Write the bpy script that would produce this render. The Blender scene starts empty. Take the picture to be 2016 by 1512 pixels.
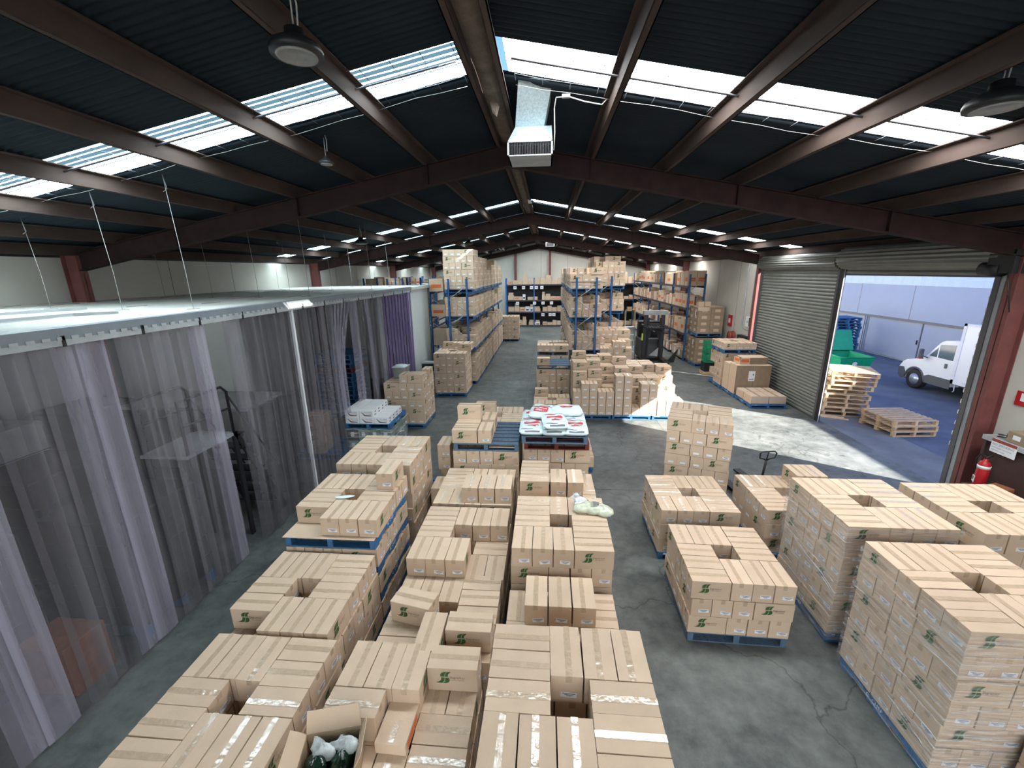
import bpy, math, random
from mathutils import Vector, Matrix, Euler
from mathutils.bvhtree import BVHTree
random.seed(7)
S=bpy.context.scene
COL=S.collection
PI=math.pi
# ------------------------------------------------------------------ camera
F_PX=830.0; PITCH=math.radians(14.95); YAW=math.radians(4.78); ROLL=math.radians(-0.81); CAM_H=4.5
cd=bpy.data.cameras.new('camera'); cam=bpy.data.objects.new('camera',cd); COL.objects.link(cam)
cd.sensor_width=36.0; cd.sensor_fit='HORIZONTAL'; cd.lens=F_PX/2016*36.0; cd.clip_start=0.05; cd.clip_end=300
cp,sp=math.cos(PITCH),math.sin(PITCH); cy_,sy_=math.cos(YAW),math.sin(YAW)
FWD=Vector((-sy_*cp,cy_*cp,-sp)); R0=Vector((cy_,sy_,0)); U0=R0.cross(FWD)
RGT=R0*math.cos(ROLL)+U0*math.sin(ROLL); UPV=U0*math.cos(ROLL)-R0*math.sin(ROLL)
cam.matrix_world=Matrix(((RGT.x,UPV.x,-FWD.x,0),(RGT.y,UPV.y,-FWD.y,0),(RGT.z,UPV.z,-FWD.z,CAM_H),(0,0,0,1)))
S.camera=cam
# ------------------------------------------------------------------ world, sun, exposure
w=bpy.data.worlds.new('sky'); S.world=w; w.use_nodes=True
wn=w.node_tree.nodes; wl=w.node_tree.links
sky=wn.new('ShaderNodeTexSky'); sky.sky_type='NISHITA'; sky.sun_disc=False
sky.sun_elevation=math.radians(31.6); sky.sun_rotation=math.radians(118); sky.altitude=100; sky.ozone_density=4.0
sb_=wn.new('ShaderNodeMix'); sb_.data_type='RGBA'; sb_.blend_type='MULTIPLY'; sb_.inputs[0].default_value=1.0; sb_.inputs[7].default_value=(.78,.88,1.25,1)
wl.new(sky.outputs[0],sb_.inputs[6]); wl.new(sb_.outputs[2],wn['Background'].inputs[0]); wn['Background'].inputs[1].default_value=0.17
SUN_DIR=Vector((-0.718,0.457,-0.524))
sl=bpy.data.lights.new('sun','SUN'); sl.energy=13.0; sl.angle=math.radians(0.5); sl.color=(1.0,0.95,0.87)
so=bpy.data.objects.new('sun',sl); COL.objects.link(so); so.location=(30,-20,20)
so.rotation_euler=SUN_DIR.to_track_quat('-Z','Y').to_euler()
SKYLIGHT_L=6.5; SKYLIGHT_R=10.0      # glow of the translucent roof sheets, shade side and sun side
S.view_settings.view_transform='Standard'; S.view_settings.look='None'; S.view_settings.gamma=1.0
S.view_settings.use_curve_mapping=False; S.view_settings.exposure=1.36
# ------------------------------------------------------------------ materials
M={}
def nt(name):
    m=bpy.data.materials.new(name); m.use_nodes=True; M[name]=m
    n=m.node_tree; return m,n,n.nodes['Principled BSDF']
def mat(name,col,rough=.7,metal=0.0,var=.08,scale=3.0,bump=0.0,bscale=40.0,spec=.5,objvar=0.0,streak=None,coord='Object'):
    m,n,b=nt(name); N=n.nodes; Lk=n.links
    b.inputs['Roughness'].default_value=rough; b.inputs['Metallic'].default_value=metal
    b.inputs['Specular IOR Level'].default_value=spec
    tc=N.new('ShaderNodeTexCoord'); src=tc.outputs[coord]
    if streak:
        mp=N.new('ShaderNodeMapping'); mp.inputs['Scale'].default_value=streak; Lk.new(src,mp.inputs[0]); src=mp.outputs[0]
    no=N.new('ShaderNodeTexNoise'); no.inputs['Scale'].default_value=scale; no.inputs['Detail'].default_value=6; no.inputs['Roughness'].default_value=.6
    Lk.new(src,no.inputs['Vector'])
    cr=N.new('ShaderNodeMapRange'); cr.inputs['From Min'].default_value=.3; cr.inputs['From Max'].default_value=.7
    cr.inputs['To Min'].default_value=1-var; cr.inputs['To Max'].default_value=1+var
    Lk.new(no.outputs['Fac'],cr.inputs['Value'])
    hs=N.new('ShaderNodeHueSaturation'); hs.inputs['Color'].default_value=(*col,1)
    last=cr.outputs[0]
    if objvar:
        oi=N.new('ShaderNodeObjectInfo'); mr=N.new('ShaderNodeMapRange')
        mr.inputs['To Min'].default_value=1-objvar; mr.inputs['To Max'].default_value=1+objvar
        Lk.new(oi.outputs['Random'],mr.inputs['Value'])
        mu=N.new('ShaderNodeMath'); mu.operation='MULTIPLY'; Lk.new(last,mu.inputs[0]); Lk.new(mr.outputs[0],mu.inputs[1]); last=mu.outputs[0]
    Lk.new(last,hs.inputs['Value']); Lk.new(hs.outputs[0],b.inputs['Base Color'])
    if bump:
        n2=N.new('ShaderNodeTexNoise'); n2.inputs['Scale'].default_value=bscale; n2.inputs['Detail'].default_value=4; Lk.new(src,n2.inputs['Vector'])
        bp=N.new('ShaderNodeBump'); bp.inputs['Strength'].default_value=bump; bp.inputs['Distance'].default_value=.01
        Lk.new(n2.outputs['Fac'],bp.inputs['Height']); Lk.new(bp.outputs[0],b.inputs['Normal'])
    return m
def film(name,col,opac,rough=.25,streak=(1,1,1),scale=6.0,lo=.3,hi=.7,spec=.5,coord='Object',trans=None):
    m,n,b=nt(name); N=n.nodes; Lk=n.links
    b.inputs['Base Color'].default_value=(*col,1); b.inputs['Roughness'].default_value=rough; b.inputs['Specular IOR Level'].default_value=spec
    tr=N.new('ShaderNodeBsdfTransparent'); tr.inputs[0].default_value=(*(trans or (.97,.97,.98)),1)
    mx=N.new('ShaderNodeMixShader'); tc=N.new('ShaderNodeTexCoord'); mp=N.new('ShaderNodeMapping'); mp.inputs['Scale'].default_value=streak
    no=N.new('ShaderNodeTexNoise'); no.inputs['Scale'].default_value=scale; no.inputs['Detail'].default_value=5
    cr=N.new('ShaderNodeMapRange'); cr.inputs['From Min'].default_value=lo; cr.inputs['From Max'].default_value=hi
    cr.inputs['To Min'].default_value=opac[0]; cr.inputs['To Max'].default_value=opac[1]
    Lk.new(tc.outputs[coord],mp.inputs[0]); Lk.new(mp.outputs[0],no.inputs['Vector']); Lk.new(no.outputs['Fac'],cr.inputs['Value'])
    Lk.new(cr.outputs[0],mx.inputs[0]); Lk.new(tr.outputs[0],mx.inputs[1]); Lk.new(b.outputs[0],mx.inputs[2])
    bp=N.new('ShaderNodeBump'); bp.inputs['Strength'].default_value=(.08 if name.startswith('curtain') else .35); bp.inputs['Distance'].default_value=.02
    Lk.new(no.outputs['Fac'],bp.inputs['Height']); Lk.new(bp.outputs[0],b.inputs['Normal'])
    out=N['Material Output']; Lk.new(mx.outputs[0],out.inputs[0]); return m
mat('cardboard',(.56,.425,.31),.78,var=.05,scale=5,objvar=.06,bump=.08,bscale=120,spec=.25)
mat('cardboard_dark',(.30,.22,.15),.8,var=.1,scale=4,objvar=.08,spec=.25)
mat('cardboard_inner',(.42,.31,.20),.85,var=.05,spec=.2)
mat('tape',(.485,.365,.255),.13,var=.10,scale=30,bump=.25,bscale=25,spec=.9)
mat('green_ink',(.035,.085,.022),.7,var=.15,scale=40)
mat('pale_ink',(.33,.36,.22),.75)
mat('grey_ink',(.13,.10,.075),.8)
mat('orange_ink',(.65,.13,.03),.7,var=.15,scale=20)
mat('red_ink',(.62,.045,.06),.6,var=.25,scale=25)
mat('sticker',(.74,.76,.80),.45,var=.03)
mat('sticker_ink',(.16,.17,.22),.6)
mat('white_paper',(.78,.79,.80),.6)
mat('pallet_blue',(.030,.12,.27),.65,var=.35,scale=6,objvar=.15,streak=(1,8,1))
mat('pallet_slate',(.075,.125,.19),.75,var=.25,scale=7,objvar=.1,streak=(6,1,1))
mat('pallet_red',(.17,.030,.026),.75,var=.3,scale=7)
mat('pallet_wood',(.58,.40,.23),.8,var=.25,scale=5,objvar=.15,streak=(1,6,1))
mat('paint_white',(.72,.74,.78),.6,var=.1)
mat('rack_blue',(.025,.12,.34),.45,var=.2,scale=4)
mat('rack_dark',(.045,.04,.05),.6,var=.2)
mat('brace_grey',(.42,.41,.38),.5,var=.1)
mat('galvanised',(.42,.52,.56),.38,metal=.6,var=.22,scale=45)
mat('steel_dark',(.05,.05,.055),.45,metal=.5,var=.1)
mat('alu',(.62,.64,.66),.35,metal=.7,var=.05)
mat('wire',(.10,.11,.12),.5)
mat('cable_white',(.36,.36,.34),.6)
mat('chain',(.33,.32,.30),.5,metal=.4)
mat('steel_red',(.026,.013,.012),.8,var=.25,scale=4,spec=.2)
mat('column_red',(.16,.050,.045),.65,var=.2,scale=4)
mat('purlin',(.060,.041,.034),.8,spec=.2,var=.35,scale=3,streak=(1,.3,1))
mat('insulation',(.12,.092,.072),.95,var=.35,scale=6,bump=1.0,bscale=9)
mat('roof',(.016,.023,.030),.85,var=.15,scale=1.5,spec=.12)
mat('cream_wall',(.56,.54,.48),.85,var=.05,scale=1.2)
mat('joint',(.20,.19,.17),.9)
mat('gutter',(.35,.37,.38),.6,var=.15)
mat('coolroom_panel',(.60,.64,.63),.5,var=.04,scale=1.5)
mat('coolroom_top',(.52,.51,.46),.8,var=.12,scale=2.2)
mat('dirt_mark',(.28,.25,.20),.9)
mat('header_grey',(.20,.225,.25),.5,metal=.2,var=.1)
mat('door_slat',(.17,.18,.165),.5,metal=.2,var=.10,scale=3)
mat('door_guide',(.10,.10,.11),.5,metal=.3)
mat('black',(.012,.012,.014),.5)
mat('rubber',(.018,.018,.02),.75)
mat('lens',(.27,.27,.26),.3,var=.12,scale=30)
mat('facade',(.35,.39,.46),.85,var=.04,scale=.8)
mat('cladding',(.50,.58,.66),.5,var=.05)
mat('truck_white',(.78,.80,.82),.3,var=.01,spec=.6)
mat('truck_grey',(.09,.095,.10),.6)
mat('glass',(.10,.14,.16),.08,spec=.9)
mat('green_plastic',(.0,.30,.14),.45,var=.12,scale=4,objvar=.05)
mat('aqua_plastic',(.05,.42,.60),.45,var=.1)
mat('clear_tub',(.62,.72,.74),.3,var=.08,scale=8)
mat('sack',(.62,.74,.76),.5,var=.05,scale=6,bump=.3,bscale=14)
mat('fire_red',(.45,.015,.02),.35)
mat('bench_brown',(.055,.028,.024),.7,var=.2)
mat('orange_box',(.26,.095,.04),.7,var=.25,scale=9)
mat('yellow_green',(.62,.75,.08),.5)
mat('yellow',(.65,.55,.12),.5)
mat('red_plastic',(.30,.05,.04),.5)
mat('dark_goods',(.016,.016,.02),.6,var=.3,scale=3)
mat('dark_green_bag',(.010,.035,.022),.14,var=.35,scale=18,bump=.8,bscale=14,spec=.9)
mat('water_case',(.10,.20,.15),.35,var=.6,scale=30,spec=.7)
film('curtain_film',(.44,.43,.47),(.06,.27),.22,streak=(1,5,.10),scale=1.6,trans=(.74,.73,.76))
film('curtain_clear',(.58,.56,.68),(.22,.44),.25,streak=(1,6,.1),scale=1.8,trans=(.78,.77,.82))
film('curtain_purple',(.13,.10,.22),(.80,.97),.32,streak=(1,8,.2),scale=3,trans=(.5,.45,.7))
film('wrap_film',(.78,.78,.78),(.05,.60),.12,streak=(1.0,1.0,16),scale=2.0,lo=.46,hi=.74,spec=1.0)
film('bag_film',(.72,.80,.82),(.35,.92),.14,scale=14,spec=.9)
film('bag_yellow',(.68,.72,.55),(.45,.9),.22,scale=10,spec=.8)
def floor_mat():
    m,n,b=nt('concrete'); N=n.nodes; Lk=n.links
    tc=N.new('ShaderNodeTexCoord')
    n1=N.new('ShaderNodeTexNoise'); n1.inputs['Scale'].default_value=.55; n1.inputs['Detail'].default_value=9; n1.inputs['Roughness'].default_value=.62
    n2=N.new('ShaderNodeTexNoise'); n2.inputs['Scale'].default_value=3.5; n2.inputs['Detail'].default_value=8; n2.inputs['Roughness'].default_value=.7
    Lk.new(tc.outputs['Object'],n1.inputs['Vector']); Lk.new(tc.outputs['Object'],n2.inputs['Vector'])
    mx=N.new('ShaderNodeMix'); mx.data_type='FLOAT'; mx.inputs[0].default_value=.5
    Lk.new(n1.outputs['Fac'],mx.inputs[2]); Lk.new(n2.outputs['Fac'],mx.inputs[3])
    cr=N.new('ShaderNodeValToRGB'); e=cr.color_ramp.elements
    e[0].position=.38; e[0].color=(.050,.059,.057,1); e[1].position=.62; e[1].color=(.158,.168,.160,1)
    Lk.new(mx.outputs[0],cr.inputs[0])
    # cracks
    wv=N.new('ShaderNodeTexVoronoi'); wv.feature='DISTANCE_TO_EDGE'; wv.inputs['Scale'].default_value=.33
    n3=N.new('ShaderNodeTexNoise'); n3.inputs['Scale'].default_value=1.6; n3.inputs['Detail'].default_value=6
    ad=N.new('ShaderNodeVectorMath'); ad.operation='ADD'; Lk.new(tc.outputs['Object'],n3.inputs['Vector'])
    sc=N.new('ShaderNodeVectorMath'); sc.operation='SCALE'; sc.inputs['Scale'].default_value=.9; Lk.new(n3.outputs['Color'],sc.inputs[0])
    Lk.new(tc.outputs['Object'],ad.inputs[0]); Lk.new(sc.outputs[0],ad.inputs[1]); Lk.new(ad.outputs[0],wv.inputs['Vector'])
    mr=N.new('ShaderNodeMapRange'); mr.inputs['From Min'].default_value=0; mr.inputs['From Max'].default_value=.006; mr.inputs['To Min'].default_value=.5; mr.inputs['To Max'].default_value=1
    Lk.new(wv.outputs['Distance'],mr.inputs['Value'])
    mm=N.new('ShaderNodeMix'); mm.data_type='RGBA'; mm.blend_type='MULTIPLY'; mm.inputs[0].default_value=1
    Lk.new(cr.outputs[0],mm.inputs[6]); Lk.new(mr.outputs[0],mm.inputs[7]); Lk.new(mm.outputs[2],b.inputs['Base Color'])
    b.inputs['Roughness'].default_value=.52; b.inputs['Specular IOR Level'].default_value=.35
    bp=N.new('ShaderNodeBump'); bp.inputs['Strength'].default_value=.12; bp.inputs['Distance'].default_value=.01; Lk.new(n2.outputs['Fac'],bp.inputs['Height']); Lk.new(bp.outputs[0],b.inputs['Normal'])
floor_mat()
mat('asphalt',(.095,.115,.155),.85,var=.22,scale=1.3,bump=.2,bscale=30)
mat('apron',(.15,.16,.17),.8,var=.2,scale=1.2)
def glow(name,col,strength,stripe):
    m=bpy.data.materials.new(name); m.use_nodes=True; M[name]=m; n=m.node_tree; N=n.nodes; Lk=n.links
    N.remove(N['Principled BSDF']); em=N.new('ShaderNodeEmission'); em.inputs[0].default_value=(*col,1)
    tc=N.new('ShaderNodeTexCoord'); sx=N.new('ShaderNodeSeparateXYZ'); Lk.new(tc.outputs['Object'],sx.inputs[0])
    mu=N.new('ShaderNodeMath'); mu.operation='MULTIPLY'; mu.inputs[1].default_value=2*PI/.106; Lk.new(sx.outputs['Y'],mu.inputs[0])
    si=N.new('ShaderNodeMath'); si.operation='SINE'; Lk.new(mu.outputs[0],si.inputs[0])
    mr=N.new('ShaderNodeMapRange'); mr.inputs['From Min'].default_value=-1; mr.inputs['To Min'].default_value=strength*(1-stripe); mr.inputs['To Max'].default_value=strength*(1+stripe)  # stripes in the emission stand in for light and shade of the corrugations
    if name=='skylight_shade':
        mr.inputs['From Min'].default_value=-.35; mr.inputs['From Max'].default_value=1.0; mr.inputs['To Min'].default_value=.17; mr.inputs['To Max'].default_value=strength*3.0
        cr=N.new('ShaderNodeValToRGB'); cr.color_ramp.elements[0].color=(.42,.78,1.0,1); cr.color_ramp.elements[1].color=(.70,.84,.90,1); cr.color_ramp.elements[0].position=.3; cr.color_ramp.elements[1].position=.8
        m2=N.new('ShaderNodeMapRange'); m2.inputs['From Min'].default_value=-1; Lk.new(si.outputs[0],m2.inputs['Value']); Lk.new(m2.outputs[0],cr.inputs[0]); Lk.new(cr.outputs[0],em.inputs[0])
    Lk.new(si.outputs[0],mr.inputs['Value']); Lk.new(mr.outputs[0],em.inputs[1]); Lk.new(em.outputs[0],N['Material Output'].inputs[0])
glow('fill_glow',(.93,.97,1.0),1.4,.02)
glow('coolroom_fill_tube',(.95,1.0,.98),3.0,.0)
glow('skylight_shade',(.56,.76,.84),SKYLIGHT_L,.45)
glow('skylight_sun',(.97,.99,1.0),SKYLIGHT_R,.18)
# ------------------------------------------------------------------ mesh helper
class MB:
    def __init__(s): s.v=[]; s.f=[]; s.m=[]; s.mats=[]; s.sm=[]
    def mi(s,name):
        if name not in s.mats: s.mats.append(name)
        return s.mats.index(name)
    def add(s,vs,fs,mat,smooth=False,T=None):
        o=len(s.v); i=s.mi(mat)
        s.v+=[tuple(T@Vector(v)) if T else tuple(v) for v in vs]
        for f in fs: s.f.append(tuple(a+o for a in f)); s.m.append(i); s.sm.append(smooth)
        return s
    def box(s,x0,y0,z0,x1,y1,z1,mat,T=None,b=0.0):
        if b<=0:
            vs=[(x0,y0,z0),(x1,y0,z0),(x1,y1,z0),(x0,y1,z0),(x0,y0,z1),(x1,y0,z1),(x1,y1,z1),(x0,y1,z1)]
            return s.add(vs,[(0,3,2,1),(4,5,6,7),(0,1,5,4),(1,2,6,5),(2,3,7,6),(3,0,4,7)],mat,T=T)
        # chamfered on vertical and top edges
        def ring(z,i): 
            a,bx,c,d=x0+i,x1-i,y0+i,y1-i
            return [(a+b,c,z),(bx-b,c,z),(bx,c+b,z),(bx,d-b,z),(bx-b,d,z),(a+b,d,z),(a,d-b,z),(a,c+b,z)]
        vs=ring(z0+b,0); vs=ring(z0,b*.6)+ring(z0+b,0)+ring(z1-b,0)+ring(z1,b*.6)
        fs=[tuple(reversed(range(8)))]
        for k in range(3):
            for j in range(8): fs.append((k*8+j,k*8+(j+1)%8,(k+1)*8+(j+1)%8,(k+1)*8+j))
        fs.append(tuple(range(24,32)))
        return s.add(vs,fs,mat,T=T)
    def quad(s,pts,mat,T=None): return s.add(pts,[tuple(range(len(pts)))],mat,T=T)
    def prism(s,poly,axis,a,b,mat,T=None):
        n=len(poly)
        def P(u,v,w): return {'x':(w,u,v),'y':(u,w,v),'z':(u,v,w)}[axis]
        vs=[P(u,v,a) for u,v in poly]+[P(u,v,b) for u,v in poly]
        fs=[tuple(reversed(range(n))),tuple(range(n,2*n))]+[(i,(i+1)%n,n+(i+1)%n,n+i) for i in range(n)]
        return s.add(vs,fs,mat,T=T)
    def tube(s,path,r,mat,n=8,T=None,closed=False,r2=None):
        P=[Vector(p) for p in path]; L=len(P); vs=[]; up=Vector((0,0,1)); prev=None
        for i,p in enumerate(P):
            a=P[i-1] if (i>0 or closed) else p; b=P[(i+1)%L] if (i<L-1 or closed) else p
            t=(b-a); t=t.normalized() if t.length>1e-9 else Vector((0,0,1))
            if prev is None:
                x=t.cross(up); 
                if x.length<1e-3: x=t.cross(Vector((1,0,0)))
            else: x=prev-t*prev.dot(t)
            x.normalize(); prev=x; y=t.cross(x)
            rr=r if r2 is None else r+(r2-r)*i/max(1,L-1)
            for k in range(n):
                an=2*PI*k/n; vs.append(p+x*math.cos(an)*rr+y*math.sin(an)*rr)
        fs=[]
        for i in range(L if closed else L-1):
            for k in range(n): fs.append((i*n+k,i*n+(k+1)%n,((i+1)%L)*n+(k+1)%n,((i+1)%L)*n+k))
        if not closed: fs.append(tuple(reversed(range(n)))); fs.append(tuple(range((L-1)*n,L*n)))
        return s.add(vs,fs,mat,smooth=True,T=T)
    def lathe(s,prof,mat,n=24,T=None,sx=1,sy=1):
        vs=[];fs=[]
        for r,z in prof:
            for k in range(n): a=2*PI*k/n; vs.append((r*math.cos(a)*sx,r*math.sin(a)*sy,z))
        for i in range(len(prof)-1):
            for k in range(n): fs.append((i*n+k,i*n+(k+1)%n,(i+1)*n+(k+1)%n,(i+1)*n+k))
        if prof[0][0]>1e-4: fs.append(tuple(reversed(range(n))))
        if prof[-1][0]>1e-4: fs.append(tuple(range((len(prof)-1)*n,len(prof)*n)))
        return s.add(vs,fs,mat,smooth=True,T=T)
    def mesh(s,name):
        me=bpy.data.meshes.new(name); me.from_pydata(s.v,[],s.f)
        for a in s.mats: me.materials.append(M[a])
        me.polygons.foreach_set('material_index',s.m); me.polygons.foreach_set('use_smooth',s.sm); me.update(); return me
    def build(s,name,parent=None,loc=(0,0,0),rz=0.0):
        return link(name,s.mesh(name),parent,loc,rz)
def link(name,me,parent=None,loc=(0,0,0),rz=0.0):
    o=bpy.data.objects.new(name,me); COL.objects.link(o); o.location=loc; o.rotation_euler=(0,0,rz)
    if parent: o.parent=parent
    return o
def empty(name,loc=(0,0,0),rz=0.0):
    o=bpy.data.objects.new(name,None); COL.objects.link(o); o.location=loc; o.rotation_euler=(0,0,rz); o.empty_display_size=.1; return o
def tag(o,label,cat,group=None,kind=None):
    o['label']=label; o['category']=cat
    if group: o['group']=group
    if kind: o['kind']=kind
    return o
def struct(o,label=None):
    o['kind']='structure'
    if label: o['label']=label
    return o
_tx={}
def text_geo(s_,size):
    k=(s_,size)
    if k in _tx: return _tx[k]
    c=bpy.data.curves.new('t','FONT'); c.body=s_; c.size=size; c.resolution_u=1
    o=bpy.data.objects.new('t',c); COL.objects.link(o)
    bpy.context.view_layer.update()
    me=o.evaluated_get(bpy.context.evaluated_depsgraph_get()).to_mesh()
    vs=[tuple(v.co) for v in me.vertices]; fs=[tuple(p.vertices) for p in me.polygons]
    bpy.data.objects.remove(o); bpy.data.curves.remove(c)
    _tx[k]=(vs,fs); return _tx[k]
def rotz(a): return Matrix.Rotation(a,4,'Z')
def TR(x,y,z): return Matrix.Translation((x,y,z))
# ------------------------------------------------------------------ structure
ZR=6.85; SL=.19; RX=-.7; XL=-10.05; XR=8.4; YB=37.0; YF=-9.8
ROWS=[(-8.3,-7.5),(-4.5,-3.7),(5.02,5.92),(15.1,15.75),(18.2,18.42),(24.2,24.9),(29.6,30.3),(34.0,34.6)]
PORT=[-1.0,8.2,17.45,26.7,36.6]
POFF=[.13,1.45,2.7,3.97,5.25,6.52,7.8,8.95]
def roofz(x): return ZR-SL*abs(x-RX)
b=MB(); b.box(XL-.3,YF-.3,-.2,8.3,YB+.3,0,'concrete'); struct(b.build('floor'))
b=MB(); b.box(8.3,-20,-.2,17.4,60,-.004,'asphalt'); b.box(8.3,8.2,-.004,9.6,18,0.0,'apron'); struct(b.build('yard_ground'),'blue grey asphalt yard outside the roller doors')
# corrugated roof between the translucent rows
PITCHC=.095
def corr(side,y0,y1,mat,name,x_in=0.0,dz=0.0):
    n=max(1,round((y1-y0)/PITCHC)); k=4; vs=[]; fs=[]
    xe=(XL-.25) if side<0 else (XR+.25)
    for i in range(n*k+1):
        y=y0+(y1-y0)*i/(n*k); z=.012*math.sin(2*PI*y/PITCHC)
        vs.append((RX+side*x_in,y,ZR+z+dz)); vs.append((xe,y,roofz(xe)+z+dz))
    for i in range(n*k):
        a=2*i; f=(a,a+2,a+3,a+1) if side>0 else (a,a+1,a+3,a+2); fs.append(tuple(reversed(f)))
    bb=MB(); bb.add(vs,fs,mat,smooth=True); return bb
ys=[YF-.3]+[v for r in ROWS for v in r]+[YB+.3]
for side,nm in ((-1,'roof_left'),(1,'roof_right')):
    bb=MB()
    for i in range(0,len(ys),2):
        c=corr(side,ys[i],ys[i+1],'roof',nm); bb.add(c.v,c.f,'roof',smooth=True)
    # outer weather skin so the sun stays out
    xe=(XL-.3) if side<0 else (XR+.3)
    for i in range(0,len(ys),2):
        y0,y1=ys[i],ys[i+1]
        bb.quad([(RX,y0,ZR+.05),(xe,y0,roofz(xe)+.05),(xe,y1,roofz(xe)+.05),(RX,y1,ZR+.05)],'roof')
    struct(bb.build('ceiling' if side<0 else 'ceiling_sunny_slope'),'dark corrugated roof underside')
for ri,(y0,y1) in enumerate(ROWS):
    for side in (-1,1):
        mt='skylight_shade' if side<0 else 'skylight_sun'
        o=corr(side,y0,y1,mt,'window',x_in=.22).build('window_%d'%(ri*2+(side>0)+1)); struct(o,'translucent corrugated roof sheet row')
        # outer opaque backing is not needed: the sheet itself glows with daylight
        wm=MB()
        xs=[RX+side*(.3+.33*k) for k in range(28) if abs(.3+.33*k)<9.0]
        if ri in (2,):
            for x in xs: wm.tube([(x,y0-.02,roofz(x)-.03),(x,y1+.02,roofz(x)-.03)],.0045,'wire',3)
            for j in range(1,5):
                yy=y0+(y1-y0)*j/5; wm.tube([(x,yy+.012*math.sin(i*1.7),roofz(x)-.035-.006*math.sin(i)) for i,x in enumerate(xs)],.0042,'wire',3)
            wm.tube([(x,y0+.22,roofz(x)-.09) for x in (xs[0],xs[-1])],.012,'steel_dark',6)
            for j in range(3):
                path=[(x,y1+.03+.03*math.sin(x*2.1+j),roofz(x)-.05-.02*abs(math.sin(x*3+j))) for x in xs]
            wm.tube(path,.0022,'cable_white',4)
            struct(wm.build('safety_mesh',o),'wire safety mesh under the roof sheet')
# glowing fill panel added on the front wall, unseen behind the viewpoint
bb=MB(); bb.box(-7.5,YF+.02,.3,6.5,YF+.03,4.2,'fill_glow'); struct(bb.build('window_front'),'unseen glowing fill panel added behind the viewpoint')
# purlins (Z sections)
def purlin(x,side,y0,y1):
    zt=roofz(x)-.02; h=.2; t=.012; w_=.07; bb=MB(); 
    bb.box(x-t/2,y0,zt-h,x+t/2,y1,zt,'purlin'); bb.box(x-w_ if side>0 else x,y0,zt-t,x if side>0 else x+w_,y1,zt,'purlin')
    bb.box(x if side>0 else x-w_,y0,zt-h,x+w_ if side>0 else x,y1,zt-h+t,'purlin')
    bb.box((x+w_-t) if side>0 else x-w_,y0,zt-h,(x+w_) if side>0 else x-w_+t,y1,zt-h+.03,'purlin')
    return bb
for side in (-1,1):
    for k,o_ in enumerate(POFF):
        p=purlin(RX+side*o_,side,YF,YB).build('roof_purlin')
        struct(p,'brown steel purlin running under the roof')
b=MB()
n=160
vs=[];fs=[]
rr=random.Random(3)
for i in range(n+1):
    y=YF+(YB-YF)*i/n
    for j,x in enumerate((-.12,-.06,0,.06,.12)): vs.append((RX+x,y,ZR-.14-.035*rr.random()-(.03 if j in(1,2,3) else 0)))
for i in range(n):
    for j in range(4): a=i*5+j; fs.append((a,a+5,a+6,a+1))
b.add(vs,fs,'insulation',smooth=True); struct(b.build('trim_1'),'brown wool insulation strip along the ridge')
b=MB(); b.add([(0,0,0),(.05,.02,-.12),(-.04,.03,-.18),(.02,-.03,-.25),(.08,.03,-.1),(-.07,-.02,-.08)],[(0,1,2),(0,2,3),(0,3,1),(1,4,2),(0,5,3),(3,5,2)],'insulation')
tag(b.build('insulation_tuft',loc=(RX+.02,6.15,ZR-.17)),'torn tuft of brown insulation hanging from the roof ridge','insulation')
# portal frames
def ibeam(bb,p0,p1,h0,h1,wd,m,t=.014):
    p0=Vector(p0);p1=Vector(p1)   # bottom line, vertical web in XZ plane
    for (a,bz) in ((0,0),):
        pass
    y=p0.y
    def sec(lo0,hi0,lo1,hi1,ya,yb):
        vs=[(p0.x,ya,p0.z+lo0),(p1.x,ya,p1.z+lo1),(p1.x,ya,p1.z+hi1),(p0.x,ya,p0.z+hi0)]
        vs+=[(v[0],yb,v[2]) for v in vs]
        bb.add(vs,[(0,1,2,3),(7,6,5,4),(0,4,5,1),(1,5,6,2),(2,6,7,3),(3,7,4,0)],m)
    sec(0,h0,0,h1,y-.006,y+.006); sec(0,t,0,t,y-wd/2,y+wd/2); sec(h0-t,h0,h1-t,h1,y-wd/2,y+wd/2)
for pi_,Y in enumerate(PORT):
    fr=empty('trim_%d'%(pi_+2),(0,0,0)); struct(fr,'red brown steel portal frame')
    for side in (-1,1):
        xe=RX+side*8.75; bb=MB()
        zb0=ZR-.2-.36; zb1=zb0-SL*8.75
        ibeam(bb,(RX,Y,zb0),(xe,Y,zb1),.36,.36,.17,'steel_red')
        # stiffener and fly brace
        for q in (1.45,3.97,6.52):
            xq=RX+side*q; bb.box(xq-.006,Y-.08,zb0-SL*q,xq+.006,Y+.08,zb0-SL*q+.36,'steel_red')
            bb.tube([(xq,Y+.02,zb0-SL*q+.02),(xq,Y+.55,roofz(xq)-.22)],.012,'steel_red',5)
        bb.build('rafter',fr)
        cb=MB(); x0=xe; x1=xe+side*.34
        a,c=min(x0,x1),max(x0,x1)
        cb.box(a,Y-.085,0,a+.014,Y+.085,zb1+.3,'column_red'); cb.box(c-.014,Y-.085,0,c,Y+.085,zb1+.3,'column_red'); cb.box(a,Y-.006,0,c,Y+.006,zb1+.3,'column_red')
        cb.build('column',fr)
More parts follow.
